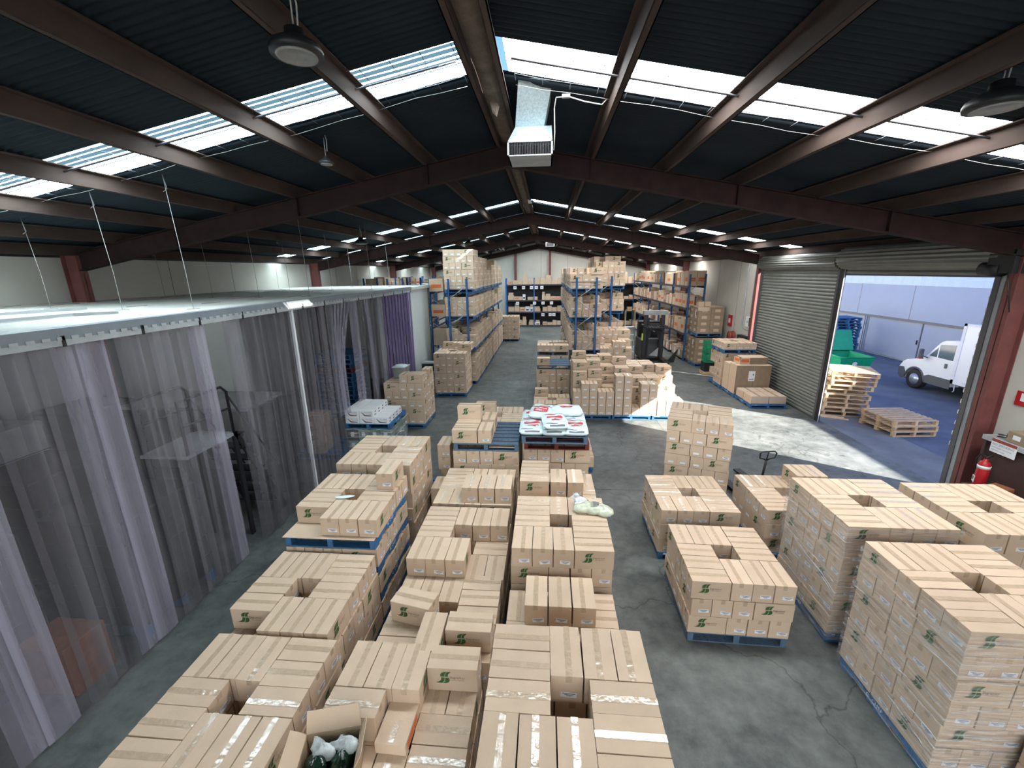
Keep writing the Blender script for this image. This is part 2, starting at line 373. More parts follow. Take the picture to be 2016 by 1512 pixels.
# walls
def panel_wall(name,x,y0,y1,z1,side,joints,z0=0):
    bb=MB(); bb.box(min(x,x+side*.15),y0,z0,max(x,x+side*.15),y1,z1,'cream_wall')
    for j in joints: bb.box(x-side*.004-.0015,j-.008,z0,x-side*.004+.0015,j+.008,z1,'joint')
    return struct(bb.build(name))
panel_wall('wall_left',XL,YF,YB,4.9,-1,[YF+2.3*k for k in range(1,20)])
panel_wall('wall_right',XR,17.6,YB,4.9,1,[19.7,22,24.3,29,31.3,33.6])
panel_wall('wall_right_near',XR,YF,8.42,4.9,1,[6.0,3.7,1.4,-.9])
b=MB(); b.box(XR+.02,8.42,4.75,XR+.15,17.6,5.3,'steel_dark'); struct(b.build('wall_over_doors'))
for side,x in ((-1,XL),(1,XR)):
    bb=MB(); bb.box(x if side>0 else x-.2,YF,4.9,x+.2 if side>0 else x,YB,5.25,'steel_dark'); struct(bb.build('trim_eaves_left' if side<0 else 'trim_eaves_right'))
for nm,Y in (('wall_back',YB),('wall_front',YF)):
    bb=MB(); bb.prism([(XL-.2,0),(XR+.2,0),(XR+.2,roofz(XR+.2)),(RX,ZR),(XL-.2,roofz(XL-.2))],'y',Y,Y+.15 if Y>0 else Y-.15,'cream_wall')
    for x in (-7.2,-5,-2.75,-.5,1.7,3.9,6.1): bb.box(x-.01,Y-.004,0,x+.01,Y,roofz(x),'joint')
    struct(bb.build(nm))
for i,x in enumerate((-6.2,-2.65,.25,4.5)):
    bb=MB(); bb.box(x-.09,YB-.3,0,x+.09,YB-.02,roofz(x)-.5,'column_red'); struct(bb.build('trim_%d'%(20+i)),'red brown wind column on the back wall')
# roller doors: near one open, far one closed
XD=8.2
def slat_curtain(y0,y1,z0,z1,name,parent):
    bb=MB(); n=round((z1-z0)/.105); k=4; vs=[];fs=[]
    for i in range(n*k+1):
        z=z0+(z1-z0)*i/(n*k); dx=-.028*abs(math.sin(PI*i/k))
        vs+=[(XD+dx,y0,z),(XD+dx,y1,z)]
    for i in range(n*k): a=2*i; fs.append((a,a+1,a+3,a+2))
    bb.add(vs,fs,'door_slat'); bb.box(XD-.005,y0,z0-.03,XD+.05,y1,z0+.02,'door_guide'); bb.box(XD+.03,y0,z0,XD+.04,y1,z1,'door_slat')
    return bb.build(name,parent)
def drum(bb,y0,y1,z,r):
    vs=[];fs=[];n=40
    for k in range(n):
        a=2*PI*k/n; q=r+.014*math.cos(k*PI)
        for y in (y0,y1): vs.append((XD+.02+q*math.cos(a),y,z+q*math.sin(a)))
    for k in range(n): a=2*k; c=2*((k+1)%n); fs.append((a,c,c+1,a+1))
    fs.append(tuple(range(0,2*n,2))); fs.append(tuple(range(1,2*n,2)))
    bb.add(vs,fs,'door_slat')
d=empty('door_1',(0,0,0)); struct(d,'closed grey roller shutter door')
slat_curtain(12.95,17.2,.03,4.5,'shutter_curtain',d)
bb=MB(); drum(bb,12.9,17.35,4.66,.24); bb.build('shutter_drum',d)
bb=MB(); bb.box(8.16,12.86,0,8.22,12.95,4.5,'door_guide'); bb.box(8.12,17.2,0,8.26,17.3,4.5,'door_guide'); bb.build('guide_rail',d)
d=empty('door_2',(0,0,0)); struct(d,'open grey roller shutter door rolled up')
slat_curtain(8.6,12.65,4.3,4.6,'shutter_curtain',d)
bb=MB(); drum(bb,8.45,12.8,4.72,.28); bb.build('shutter_drum',d)
bb=MB(); bb.box(8.16,12.66,0,8.20,12.74,4.6,'black'); bb.box(8.14,12.645,0,8.165,12.655,4.6,'alu'); bb.box(8.14,8.5,0,8.28,8.6,4.6,'door_guide'); bb.box(8.16,8.42,0,8.4,8.5,4.5,'gutter')
for k in range(14): bb.box(8.13,8.592,1.0+k*.22,8.16,8.606,1.08+k*.22,'alu')
bb.build('guide_rail',d)
bb=MB(); bb.box(8.165,12.74,0,8.215,12.86,4.9,'black'); struct(bb.build('trim_30'),'post between the roller doors')
bb=MB(); bb.box(7.95,8.15,4.35,8.3,8.6,4.75,'black'); bb.lathe([(.13,0),(.13,.35)],'black',16,T=TR(8.05,8.75,4.42)@Matrix.Rotation(PI/2,4,'X')); bb.tube([(8.0,8.3,4.5),(7.9,8.1,4.2),(8.0,8.05,3.7)],.012,'black',6)
tag(bb.build('door_motor'),'black shutter motor and cabling at the top of the open doorway','motor')
# floor joint lines
bb=MB()
for y in (8.2,13.0,17.4,22.0,26.6): bb.box(-4.9,y-.006,0,8.2,y+.006,.0012,'rack_dark')
for x in (-.75,3.4): bb.box(x-.006,9,0,x+.006,36,.0012,'rack_dark')
struct(bb.build('trim_31'),'saw cut joints in the concrete floor')
# ------------------------------------------------------------------ cartons
W,L_,Hb=.245,.455,.25
SS=3*W+L_
LOGO_O=((470,700),)
def U(px,py): return ((px-470)/1240*.45-.225,(690-py)/590*.25)
leafs=[[(900,300),(805,300),(800,262),(815,232),(850,205),(900,188),(955,180),(925,215),(905,255)],
       [(915,300),(985,300),(985,262),(1000,232),(1030,205),(1070,178),(1010,178),(968,188),(940,215),(922,255)],
       [(900,330),(820,330),(824,360),(812,395),(780,428),(735,450),(672,462),(745,470),(835,470),(872,440),(893,400),(902,360)],
       [(916,330),(1000,330),(1018,352),(1026,388),(1016,425),(985,455),(935,472),(860,474),(893,448),(912,405),(920,365)]]
back_=[(1060,176),(960,176),(880,186),(820,215),(794,260),(800,310),(818,335),(818,372),(795,410),(740,445),(680,462),(760,474),(900,480),(985,462),(1026,420),(1034,380),(1018,340),(990,312),(992,262),(1010,225)]
def logo_on(bb,full=True,yoff=0.0,h=Hb,wd=W):
    for sgn in (-1,1):
        T=TR(0,sgn*(wd/2+.0006),0)@(rotz(0) if sgn<0 else rotz(PI))
        # face coords (u,v) -> x=u, z=v
        def poly(pl,mt,e):
            n=len(pl); vs=[(U(*p)[0],-e,U(*p)[1]) for p in pl]; bb.add(vs,[tuple(range(n))],mt,T=T)
        if full: poly(back_,'pale_ink',0)
        for lf in leafs: poly(lf,'green_ink',.0008)
        if full:
            for s_,sz,px,py in (('Superior',.040,1035,352),('FOOD SERVICES',.015,1095,402)):
                v,f=text_geo(s_,sz); u0,v0=U(px,py)
                bb.add([(u0+a*.98,-.0006,v0+c*1.0) for a,c,_ in v],f,'grey_ink',T=T)
        else:
            for (u0,v0,u1,v1) in ((1035,350,1440,320),(1100,400,1440,388)):
                a=U(u0,v0);c=U(u1,v1); bb.quad([(a[0],-.0006,a[1]),(c[0],-.0006,a[1]),(c[0],-.0006,c[1]),(a[0],-.0006,c[1])],'grey_ink',T=T)
def carton_mesh(var):
    bb=MB(); l,w_=L_-.007,W-.009; h=Hb-.003; r=random.Random(var)
    bb.box(-l/2,-w_/2,0,l/2,w_/2,h-.004,'cardboard',b=.003)
    # two long flaps meeting on the centre line, slightly proud
    t1=.002+.004*r.random(); t2=.002+.003*r.random()
    for s_,t in ((-1,t1),(1,t2)):
        y0,y1=sorted((s_*.002,s_*w_/2)); zi=h-.004; 
        za=h-.0005+(t if var%3==1 else 0)*.3; 
        bb.add([(-l/2,y0,zi),(l/2,y0,zi),(l/2,y1,zi),(-l/2,y1,zi),(-l/2,y0,za if s_>0 else h-.0005),(l/2,y0,za if s_>0 else h-.0005),(l/2,y1,h-.0005 if s_>0 else za),(-l/2,y1,h-.0005 if s_>0 else za)],
            [(4,5,6,7),(0,1,5,4),(1,2,6,5),(2,3,7,6),(3,0,4,7)],'cardboard')
    logo_on(bb,True); return bb.mesh('carton')
def tape_mesh(var):
    bb=MB(); l=L_-.006; h=Hb-.004; tw=.024; r=random.Random(var*5); off=(r.random()-.5)*.034
    n=16; vs=[];fs=[]
    xs=[-l/2-.002+(l+.004)*i/n for i in range(n+1)]
    path=[(-l/2-.0015,h-.055)]+[(x,h+.0030+.0005*math.sin(i*2.3+var)) for i,x in enumerate(xs)]+[(l/2+.0015,h-.055)]
    for i,(x,z) in enumerate(path):
        e=.0012*math.sin(i*1.9+var)
        vs+=[(x,off-tw+e,z),(x,off+tw+e,z)]
    for i in range(len(path)-1): a=2*i; fs.append((a,a+2,a+3,a+1))
    bb.add(vs,[tuple(reversed(f)) for f in fs],'tape'); return bb.mesh('tape_strip')
def label_mesh(var,sgn):
    bb=MB(); r=random.Random(var*11+2)
    ang=(r.random()-.5)*.22; u0=(r.random()-.5)*.05+.02; v0=.045+r.random()*.02
    T=TR(sgn*(L_/2-.003+.0009),0,0)@rotz(PI/2*sgn)@TR(u0,0,v0+.02)@Matrix.Rotation(ang,4,'Y')
    bb.box(-.060,-.0006,-.023,.060,0.0,.023,'sticker',T=T)
    for (a,c,d_,e) in ((-.048,.008,.048,.0145),(-.03,-.003,.034,.003),(-.018,-.013,.02,-.008)): bb.box(a,-.0012,c,d_,-.0006,e,'sticker_ink',T=T)
    return bb.mesh('shipping_label')
CM=[carton_mesh(i) for i in range(4)]; TM=[tape_mesh(i) for i in range(5)]; LMP=[(label_mesh(i,-1),label_mesh(i,1)) for i in range(6)]
BOX=[]   # records: dict(M=world matrix, l, w, h, label)
def cell_P():
    c=[]
    n3=('first','second','third')
    for i in range(3): c.append((W*(i+.5),L_/2,90,'front row, %s from left'%n3[i],('F',i)))
    for i in range(3): c.append((SS-L_/2,W*(i+.5),0,'right side, %s from front'%n3[i],('R',i)))
    for i in range(3): c.append((SS-W*(2.5-i),SS-L_/2,90,'back row, %s from left'%n3[i],('B',i)))
    for i in range(3): c.append((L_/2,SS-W*(2.5-i),0,'left side, %s from front'%n3[i],('L',i)))
    return c
def cell_Q():
    out=[]
    for (x,y,a,d_,k) in cell_P():
        x=SS-x
        if k[0]=='F': k=('F',2-k[1]); d_='front row, %s from left'%('first','second','third')[k[1]]
        elif k[0]=='B': k=('B',2-k[1]); d_='back row, %s from left'%('first','second','third')[k[1]]
        elif k[0]=='R': k=('L',k[1]); d_=d_.replace('right','left')
        else: k=('R',k[1]); d_=d_.replace('left side','right side')
        out.append((x,y,a,d_,k))
    return out
CP,CQ=cell_P(),cell_Q()
DOWN=['top layer','one below top','two below top','three below top','four below top','five below top','six below top','seven below top','eight below top']
def stack(x,y,n,top,phrase,rot=0.0,z0=.14,keep=None,near=True,seed=0,only=None):
    """n layers of twelve cartons in a pinwheel; keep = cells present in the top layer"""
    r=random.Random(int(abs(x*131+y*977+n*7+seed)*100))
    T0=TR(x,y,0)@rotz(math.radians(rot))
    for k in range(n):
        pat=top if (n-1-k)%2==0 else ('Q' if top=='P' else 'P')
        ox,oy=(r.random()-.5)*.02,(r.random()-.5)*.02
        for (cx,cy,a,desc,key) in (CP if pat=='P' else CQ):
            if k==n-1 and keep is not None and key not in keep: continue
            j=.007
            Mx=T0@TR(cx+ox+(r.random()-.5)*j,cy+oy+(r.random()-.5)*j,z0+k*Hb)@rotz(math.radians(a+(180 if r.random()<.5 else 0)+(r.random()-.5)*1.0))
            BOX.append(dict(M=Mx,l=L_,w=W,h=Hb,near=near,label='carton %s, %s, %s'%(desc.replace(', ',' '),DOWN[n-1-k] ,phrase)))
def one(x,y,z,a,label,near=True):
    BOX.append(dict(M=TR(x,y,z)@rotz(math.radians(a)),l=L_,w=W,h=Hb,near=near,label=label))
ALL={(s_,i) for s_ in 'FRBL' for i in range(3)}
def pallet_at(x,y,z,kind,label,rz=0,far=False,group='blue pallets under the carton stacks'):
    PAL.append((x,y,z,kind,label,rz,far,group))
PAL=[]
def zl(n): return .14+n*Hb
def pal(x,y,z,kind,where,rz=0,far=False,group='pallets under carton stacks'):
    pallet_at(x+(.0125),y+.0125,z,kind,where,rz,far,group)
# column of stacks along the strip curtain (left)
stack(-3.15,1.92,4,'Q','stack in bottom left corner'); pal(-3.15,1.92,0,'blue','blue pallet under the stack in the bottom left corner')
stack(-3.27,3.15,4,'Q','second stack along left curtain',keep=ALL-{('L',0)}); pal(-3.27,3.15,0,'blue','blue pallet under the second stack along the left curtain')
X0,Y0=-3.28,4.38
for k,(zz,t) in enumerate(((0,'lowest'),(.39,'second lowest'),(.78,'third lowest'))):
    stack(X0,Y0,1,'PQP'[k],'%s tier of left pallet tower'%('floor','second','third')[k],z0=zz+.14); pal(X0,Y0,zz,'blue','%s blue pallet of the left tower with cartons between pallets'%t)
pal(X0,Y0,1.17,'blue','top blue pallet of the left tower, edge jutting towards the curtain')
stack(X0+.02,Y0+.05,1,'Q','top of left pallet tower',z0=1.31,keep=ALL-{('L',0)})
one(-2.24,5.40,1.56,90,'single carton standing highest on the left pallet tower')
stack(-3.27,5.80,6,'P','tall stack behind left tower'); pal(-3.27,5.8,0,'blue','blue pallet under the tall stack behind the left tower')
for i,yy in enumerate((6.45+.23,7.1+.3)):
    for k in range(3): one(-1.86,yy,zl(k),90,'carton in narrow column right of the tall left stack, %s, %s'%(DOWN[2-k],('near','far')[i]))
for k in (3,4): one(-1.9,7.4,zl(k),90,'carton on narrow column behind tall left stack, %s'%('lower','upper')[k-3])
pal(-2.95,7.1,0,'blue','blue pallet under the narrow carton column at the left')
# centre column
stack(-1.77,1.93,3,'P','stack under the open carton'); pal(-1.77,1.93,0,'blue','blue pallet under the stack with the open carton')
stack(-1.77,1.93,1,'Q','upper tier beside open carton',z0=zl(3),keep={('B',0),('B',1),('B',2),('R',2),('L',2)})
stack(-1.70,3.16,3,'Q','centre stack with crooked carton'); pal(-1.7,3.16,0,'blue','blue pallet under the centre stack with the crooked carton')
one(-1.39,3.68,zl(3),-12,'crooked carton turned askew on the centre stack, green logo facing front')
one(-1.10,3.27,zl(3),90,'narrow carton between the crooked carton and a logo carton')
one(-.74,3.40,zl(3),0,'logo carton right of the crooked carton on the centre stack')
stack(-1.69,4.30,3,'Q','centre stack, right side lower'); pal(-1.69,4.3,0,'blue','blue pallet under the centre stack whose right side is lower')
stack(-1.69,4.30,1,'P','centre stack, raised left half',z0=zl(3),keep=ALL-{('R',0),('R',1),('R',2)})
stack(-1.70,5.56,4,'P','stack topped by three cartons'); pal(-1.7,5.56,0,'blue','blue pallet under the stack topped by three cartons')
for i in range(3): one(-1.25+W*(i+.5)+.005*i,5.83,zl(4),90,'%s of three cartons standing alone on the centre stack'%('left','middle','right')[i])
stack(-1.67,6.92,5,'P','stack under half empty pallet'); pal(-1.67,6.92,0,'blue','floor pallet below the stack with the half empty pallet')
pal(-1.66,6.92,zl(5),'slate','half empty slate blue pallet with bare slats, two cartons at left')
zb=zl(5)+.14
for i,(x,y,a,zz,t) in enumerate(((-1.45,7.07,0,0,'front left logo carton'),(-1.45,7.32,0,0,'second left carton'),(-1.45,7.57,0,0,'third left carton'),(-1.09,7.18,90,0,'narrow carton with label'),(-1.46,7.66,0,Hb,'highest carton with logo'),(-1.09,7.75,90,0,'rear narrow carton'))):
    one(x,y,zb+zz,a,'%s on the half empty slate pallet'%t)
stack(-1.7,8.35,5,'P','stack behind half empty pallet'); pal(-1.7,8.35,0,'blue','blue pallet under the stack behind the half empty pallet')
one(-1.35,9.05,zl(5),0,'lone carton on the stack behind the half empty pallet')
# third column
stack(-.40,1.71,6,'P','tall stack at bottom centre'); pal(-.4,1.71,0,'blue','blue pallet under the tall stack at bottom centre')
stack(-.40,2.96,3,'Q','low stack behind bottom centre'); pal(-.4,2.96,0,'blue','blue pallet under the low stack behind the bottom centre stack')
for i in range(3): one(-.21+W*(i+.5)+.006*i,3.87,zl(3),90,'%s of three taped cartons atop the low stack'%('left','middle','right')[i])
stack(-.40,4.24,5,'P','stack carrying clear plastic bag'); pal(-.4,4.24,0,'blue','blue pallet under the stack carrying the clear plastic bag')
stack(-.40,5.46,4,'P','stack behind clear plastic bag'); pal(-.4,5.46,0,'blue','blue pallet under the stack behind the clear plastic bag')
for i,(x,y,a,t) in enumerate(((-.17,5.98,0,'front left'),(-.17,6.23,0,'middle left'),(-.17,6.48,0,'back left'),(.20,6.08,90,'middle'),(.46,6.08,90,'right'))):
    one(x,y,zl(4),a,'%s carton of the loose top row before the sacks'%t)
stack(-.40,7.05,5,'P','stack under the white sacks'); pal(-.4,7.05,0,'blue','floor pallet under the stack with red pallet and sacks')
pal(-.40,7.05,zl(5),'red','red pallet between the cartons and the sack pallet')
pal(-.44,6.98,zl(5)+.14,'slate','slate blue pallet carrying the white printed sacks')
stack(-.1,8.95,1,'P','low stack behind the sacks'); pal(-.1,8.95,0,'blue','blue pallet end peeking out right behind the sack stack')
# right hand group
stack(1.77,4.42,3,'Q','free stack in right aisle',rot=-1.5); pal(1.77,4.42,0,'slate','slate pallet under the free stack in the right aisle',rz=-1.5)
stack(1.80,5.97,3,'P','second stack in right aisle'); pal(1.8,5.97,0,'blue','blue pallet under the second stack in the right aisle')
stack(2.43,8.18,6,'Q','askew tall stack by sunlight',rot=-20); pal(2.43,8.18,0,'blue','blue pallet under the askew tall stack by the sunlight',rz=-20)
stack(3.42,6.08,3,'Q','stack beside pallet jack'); pal(3.42,6.08,0,'blue','blue pallet under the stack beside the pallet jack')
for i in range(2): one(4.31+W*i+.005,6.98,zl(3),90,'%s of two cartons on the stack beside the pallet jack'%('left','right')[i])
stack(3.46,4.52,6,'Q','wrapped stack, right centre'); pal(3.46,4.52,0,'blue','blue pallet under the wrapped stack at right centre')
stack(3.44,3.05,6,'Q','wrapped stack, lower right'); pal(3.44,3.05,0,'blue','blue pallet under the wrapped stack at lower right')
stack(4.84,4.46,6,'P','unwrapped stack by bench'); pal(4.84,4.46,0,'blue','blue pallet under the unwrapped stack by the bench')
stack(4.05,1.80,2,'P','low stack, bottom right corner'); pal(4.05,1.8,0,'blue','blue pallet under the low stack in the bottom right corner')
# middle distance
stack(-4.13,14.9,6,'Q','stack before left rack'); pal(-4.13,14.9,0,'blue','blue pallet under the stack before the left rack')
stack(-4.0,15.0,1,'P','stack before left rack, extra',z0=zl(6),keep={('B',0),('B',1),('B',2),('L',2),('R',2)})
stack(-4.76,11.6,5,'Q','stack by the curtain opening'); pal(-4.76,11.6,0,'blue','blue pallet under the stack by the curtain opening')
stack(-4.76,11.6,1,'P','stack by curtain opening, extra',z0=zl(5),keep={('R',0),('R',1),('F',2),('B',2)})
stack(-.40,12.9,1,'P','low front stack mid aisle'); pal(-.4,12.9,0,'blue','blue pallet under the low front stack mid aisle')
one(-.15,13.9,zl(1),0,'logo carton standing on the low mid aisle stack')
stack(-.35,14.6,4,'Q','mid aisle stack under pallet'); pal(-.35,14.6,0,'blue','floor pallet of the mid aisle stack')
pal(-.34,14.6,zl(4),'slate','blue pallet with bare slats and one carton, mid aisle')
one(-.10,14.75,zl(4)+.14,0,'single logo carton beside bare slats on the mid aisle pallet')
stack(-.35,15.85,5,'P','mid aisle stack, rear'); pal(-.35,15.85,0,'blue','floor pallet of the rear mid aisle stack')
pal(-.35,15.85,zl(5),'slate','upper pallet of the rear mid aisle stack')
stack(-.35,15.85,1,'P','mid aisle stack, rear top',z0=zl(5)+.14,keep=ALL-{('R',2)})
stack(-3.02,27.8,6,'Q','stack in the far left aisle'); pal(-3.02,27.8,0,'blue','blue pallet under the stack in the far left aisle')
# loose cluster in the patch of sun
front=[(.84,3),(1.09,4),(1.34,4),(1.60,3),(1.85,3),(2.12,5),(2.38,5),(2.64,1),(2.89,4),(3.14,4),(3.41,2),(3.67,2),(3.92,2)]
for i,(x,n_) in enumerate(front):
    for k in range(n_): one(x+W/2,12.62+L_/2,zl(k),90,'narrow carton in the sunlit cluster, front column %d from left, %s'%(i+1,DOWN[n_-1-k]))
grid=[(13.30,[5,4,3,4,3,3,2]),(13.58,[6,5,3,4,4,4,3]),(13.86,[6,6,4,5,4,4,4]),(14.14,[7,6,5,5,5,4,5]),(14.42,[6,5,5,6,5,5,5]),(14.7,[5,6,6,5,5,5,4]),(14.98,[5,5,6,5,5,5,3])]
for ri,(yy,row) in enumerate(grid):
    for ci,n_ in enumerate(row):
        for k in range(n_): one(1.08+.47*ci+(.02 if ri%2 else 0),yy,zl(k),0,'long carton in the sunlit cluster, row %d back, column %d, %s'%(ri+1,ci+1,DOWN[n_-1-k]))
for i,x in enumerate((.84,2.05,3.26)):
    for j,y in enumerate((12.62,13.86)): pal(x,y,0,'blue','blue pallet under the sunlit cluster, %s %s'%(('left','middle','right')[i],('front','rear')[j]),far=(j>0))
stack(2.05,16.0,6,'P','cluster before right double rack'); pal(2.05,16,0,'blue','blue pallet before the right double rack')
stack(2.05,16.0,1,'Q','cluster before right double rack, extra',z0=zl(6),keep={('R',0),('R',1),('F',0),('F',1),('B',0)})
stack(2.2,17.4,8,'P','tall cluster beside right double rack'); pal(2.2,17.4,0,'blue','blue pallet of the tall cluster beside the right double rack',far=True)
# rack loads
def rack_loads(x,y0,npal,levels,phrase,rnd,bay):
    for lv,(z,lo,hi) in enumerate(levels):
        for i in range(npal):
            n_=rnd.randint(lo,hi)
            if lv==3 and i==0 and phrase=='left rack': n_=6
            if n_<1: continue
            y=y0+(i//2)*bay+(i%2)*1.26; q=rnd.choice('PQ')
            stack(x,y,n_,q,'%s, level %d'%(phrase,lv),z0=z+.14,near=False,seed=i+lv*10)
            if n_<hi and rnd.random()<.6: stack(x,y,1,'Q' if q=='P' else 'P',phrase,z0=z+.14+n_*Hb,near=False,keep=set(rnd.sample(sorted(ALL),6)))
            pal(x,y,z,'blue','blue pallet on %s, %s, bay place %d from front'%(phrase,('floor level','first beam level','second beam level','top beam level')[lv],i+1),far=True,group='pallets in the racks')
rnd=random.Random(21)
rack_loads(-4.02,16.73,8,[(0,4,4),(1.41,2,3),(2.66,2,3),(3.71,3,5)],'left rack',rnd,2.72)
rack_loads(.87,16.11,8,[(0,3,4),(1.41,3,3),(2.66,2,3),(3.71,2,3)],'right rack',rnd,2.75)
rack_loads(2.12,18.72,6,[(0,3,4),(1.41,2,3),(2.66,2,3),(3.71,3,5)],'right rear rack',rnd,2.8)
# which cartons show largest: cast rays through the frame against the boxes themselves
vs=[];fs=[];own=[]
for i,r in enumerate(BOX):
    l,w_,h=r['l']/2-.003,r['w']/2-.003,r['h']-.004; o_=len(vs)
    for (a,c,d_) in ((-l,-w_,0),(l,-w_,0),(l,w_,0),(-l,w_,0),(-l,-w_,h),(l,-w_,h),(l,w_,h),(-l,w_,h)): vs.append(r['M']@Vector((a,c,d_)))
    for f in ((0,3,2,1),(4,5,6,7),(0,1,5,4),(1,2,6,5),(2,3,7,6),(3,0,4,7)): fs.append(tuple(q+o_ for q in f)); own.append(i)
bvh=BVHTree.FromPolygons(vs,fs); cnt=[0]*len(BOX); C0=Vector((0,0,CAM_H))
for py in range(2,1512,5):
    for px in range(2,2016,5):
        d_=(RGT*((px-1008)/F_PX)-UPV*((py-756)/F_PX)+FWD).normalized()
        hit=bvh.ray_cast(C0,d_,60)
        if hit[2] is not None: cnt[own[hit[2]]]+=1
order=sorted(range(len(BOX)),key=lambda i:-cnt[i])
NBIG=300
big=set(order[:NBIG]); vis=[i for i in range(len(BOX)) if cnt[i]>0]
print('CARTONS',len(BOX),'visible',len(vis),'smallest big',cnt[order[NBIG-1]])
used_lab={}
for i in sorted(big):
    r=BOX[i]; q=random.Random(i)
    o=bpy.data.objects.new('carton',CM[q.randrange(4)]); COL.objects.link(o); o.matrix_world=r['M']
    t=link('tape_strip',TM[q.randrange(5)],o); vx=r['M'].to_3x3()@Vector((1,0,0)); sg=(Vector((0,0,CAM_H))-r['M'].translation).dot(vx)>0
    l=link('shipping_label',LMP[q.randrange(6)][1 if sg else 0],o)
    lab=r['label']
    tag(o,lab,'carton','brown cartons with green logo on pallets')
    used_lab.setdefault(lab,[]).append(o)
for lab,os_ in used_lab.items():
    if len(os_)>1: print('DUP',lab,len(os_))
    if len(lab.split())>16: print('LONG',len(lab.split()),lab)
# the rest as one uncountable mass
bb=MB()
simple=MB(); simple.box(-L_/2+.004,-W/2+.004,0,L_/2-.004,W/2-.004,Hb-.004,'cardboard'); logo_on(simple,False)
for sgn in (-1,1):
    simple.box(sgn*(L_/2-.003)-.0006,-.045,.045,sgn*(L_/2-.003)+.0006,.06,.088,'sticker')
simple.box(-L_/2+.004,-.024,Hb-.004,L_/2-.004,.024,Hb-.0028,'tape')
vv=[];ff=[];mm_=[]
sv=[Vector(v) for v in simple.v]
for m_ in simple.mats: bb.mi(m_)
for i,r in enumerate(BOX):
    if i in big: continue
    o_=len(bb.v); Mx=r['M']; bb.v+=[tuple(Mx@v) for v in sv]
    for f,mi_ in zip(simple.f,simple.m): bb.f.append(tuple(a+o_ for a in f)); bb.m.append(mi_); bb.sm.append(False)
o=bb.build('carton_mass'); tag(o,'remaining brown cartons stacked deep on the pallets and in the racks','carton','brown cartons in the racks and stack cores','stuff')
# ------------------------------------------------------------------ pallets
PS=1.165
def pallet_geo(kind):
    mt={'blue':'pallet_blue','slate':'pallet_slate','red':'pallet_red','wood':'pallet_wood'}[kind]
    deck=MB(); 
    nb=7; bw=.118 if kind!='wood' else .1; gap=(PS-nb*bw)/(nb-1)
    for k in range(nb):
        y=k*(bw+gap); deck.box(0,y,.12,PS,y+bw,.14,mt)
    base=MB()
    for k in (0,3,6): y=k*(bw+gap); base.box(0,y,0,PS,y+bw,.018,mt)
    br=[]
    for j,x in enumerate((0,PS/2-.035,PS-.07)):
        bb=MB()
        poly=[(0,.018),(.2,.018),(.24,.055),(.40,.055),(.44,.018),(PS-.44,.018),(PS-.40,.055),(PS-.24,.055),(PS-.2,.018),(PS,.018),(PS,.12),(0,.12)]
        if kind=='wood':
            for y in (0,PS/2-.05,PS-.1): bb.box(x,y,.018,x+.07,y+.1,.10,mt)
            bb.box(x,0,.10,x+.07,PS,.12,mt)
        else:
            bb.prism(poly,'x',x,x+.07,mt)
        if kind=='blue':
            for face in ('L','R'):
                xx=x-.0008 if face=='L' else x+.0708
                if (face=='L' and j==0) or (face=='R' and j==2):
                    T=TR(xx,.5 if face=='R' else .67,.062)@(rotz(PI/2) if face=='R' else rotz(-PI/2))@Matrix.Rotation(PI/2,4,'X')
                    v,f=text_geo('CHEP',.062); bb.add(v,f,'paint_white',T=T)
                    bb.tube([T@Vector((-.05+.022*math.cos(a/8*2*PI),.02+.016*math.sin(a/8*2*PI),0)) for a in range(1,8)],.003,'paint_white',4)
        br.append(bb)
    return deck,base,br
PM={}
for kd in ('blue','slate','red','wood'):
    d_,ba,br=pallet_geo(kd); PM[kd]=(d_.mesh('deck_boards'),ba.mesh('base_boards'),[x.mesh('bearer') for x in br])
    al=MB()
    for p in [d_,ba]+br:
        o_=len(al.v); al.v+=p.v
        for f,mi_ in zip(p.f,p.m): al.f.append(tuple(a+o_ for a in f)); al.m.append(al.mi(p.mats[mi_])); al.sm.append(False)
    PM[kd]+=(al.mesh('pallet'),)
# brand strip on the front of blue pallets
fr=MB(); fr.box(0,-.012,.085,PS,0,.14,'pallet_blue')
v,f=text_geo('CHEP',.036); T=TR(.12,-.0128,.098)@Matrix.Rotation(PI/2,4,'X'); fr.add([(a*1.3,c,d_) for a,c,d_ in v],f,'paint_white',T=T)
fr.tube([(.085+.02*math.cos(a/8*2*PI),-.0125,.112+.013*math.sin(a/8*2*PI)) for a in range(1,8)],.003,'paint_white',4)
FRM=fr.mesh('lead_board')
def make_pallet(x,y,z,kind,label,rz=0,far=False,group=None):
    if far:
        o=link('pallet',PM[kind][3],None,(x,y,z),math.radians(rz))
    else:
        o=empty('pallet',(x,y,z),math.radians(rz))
        link('deck_boards',PM[kind][0],o); link('base_boards',PM[kind][1],o)
        for m_ in PM[kind][2]: link('bearer',m_,o)
        if kind=='blue' and z==0: link('lead_board',FRM,o)
    return tag(o,label,'pallet',group)
for (x,y,z,k,lab,rz,far,g) in PAL:
    if not g.startswith('pallets in') and y<17: make_pallet(x,y,z,k,lab,rz,far,g)
    else: make_pallet(x,y,z,k,lab,rz,True,g)
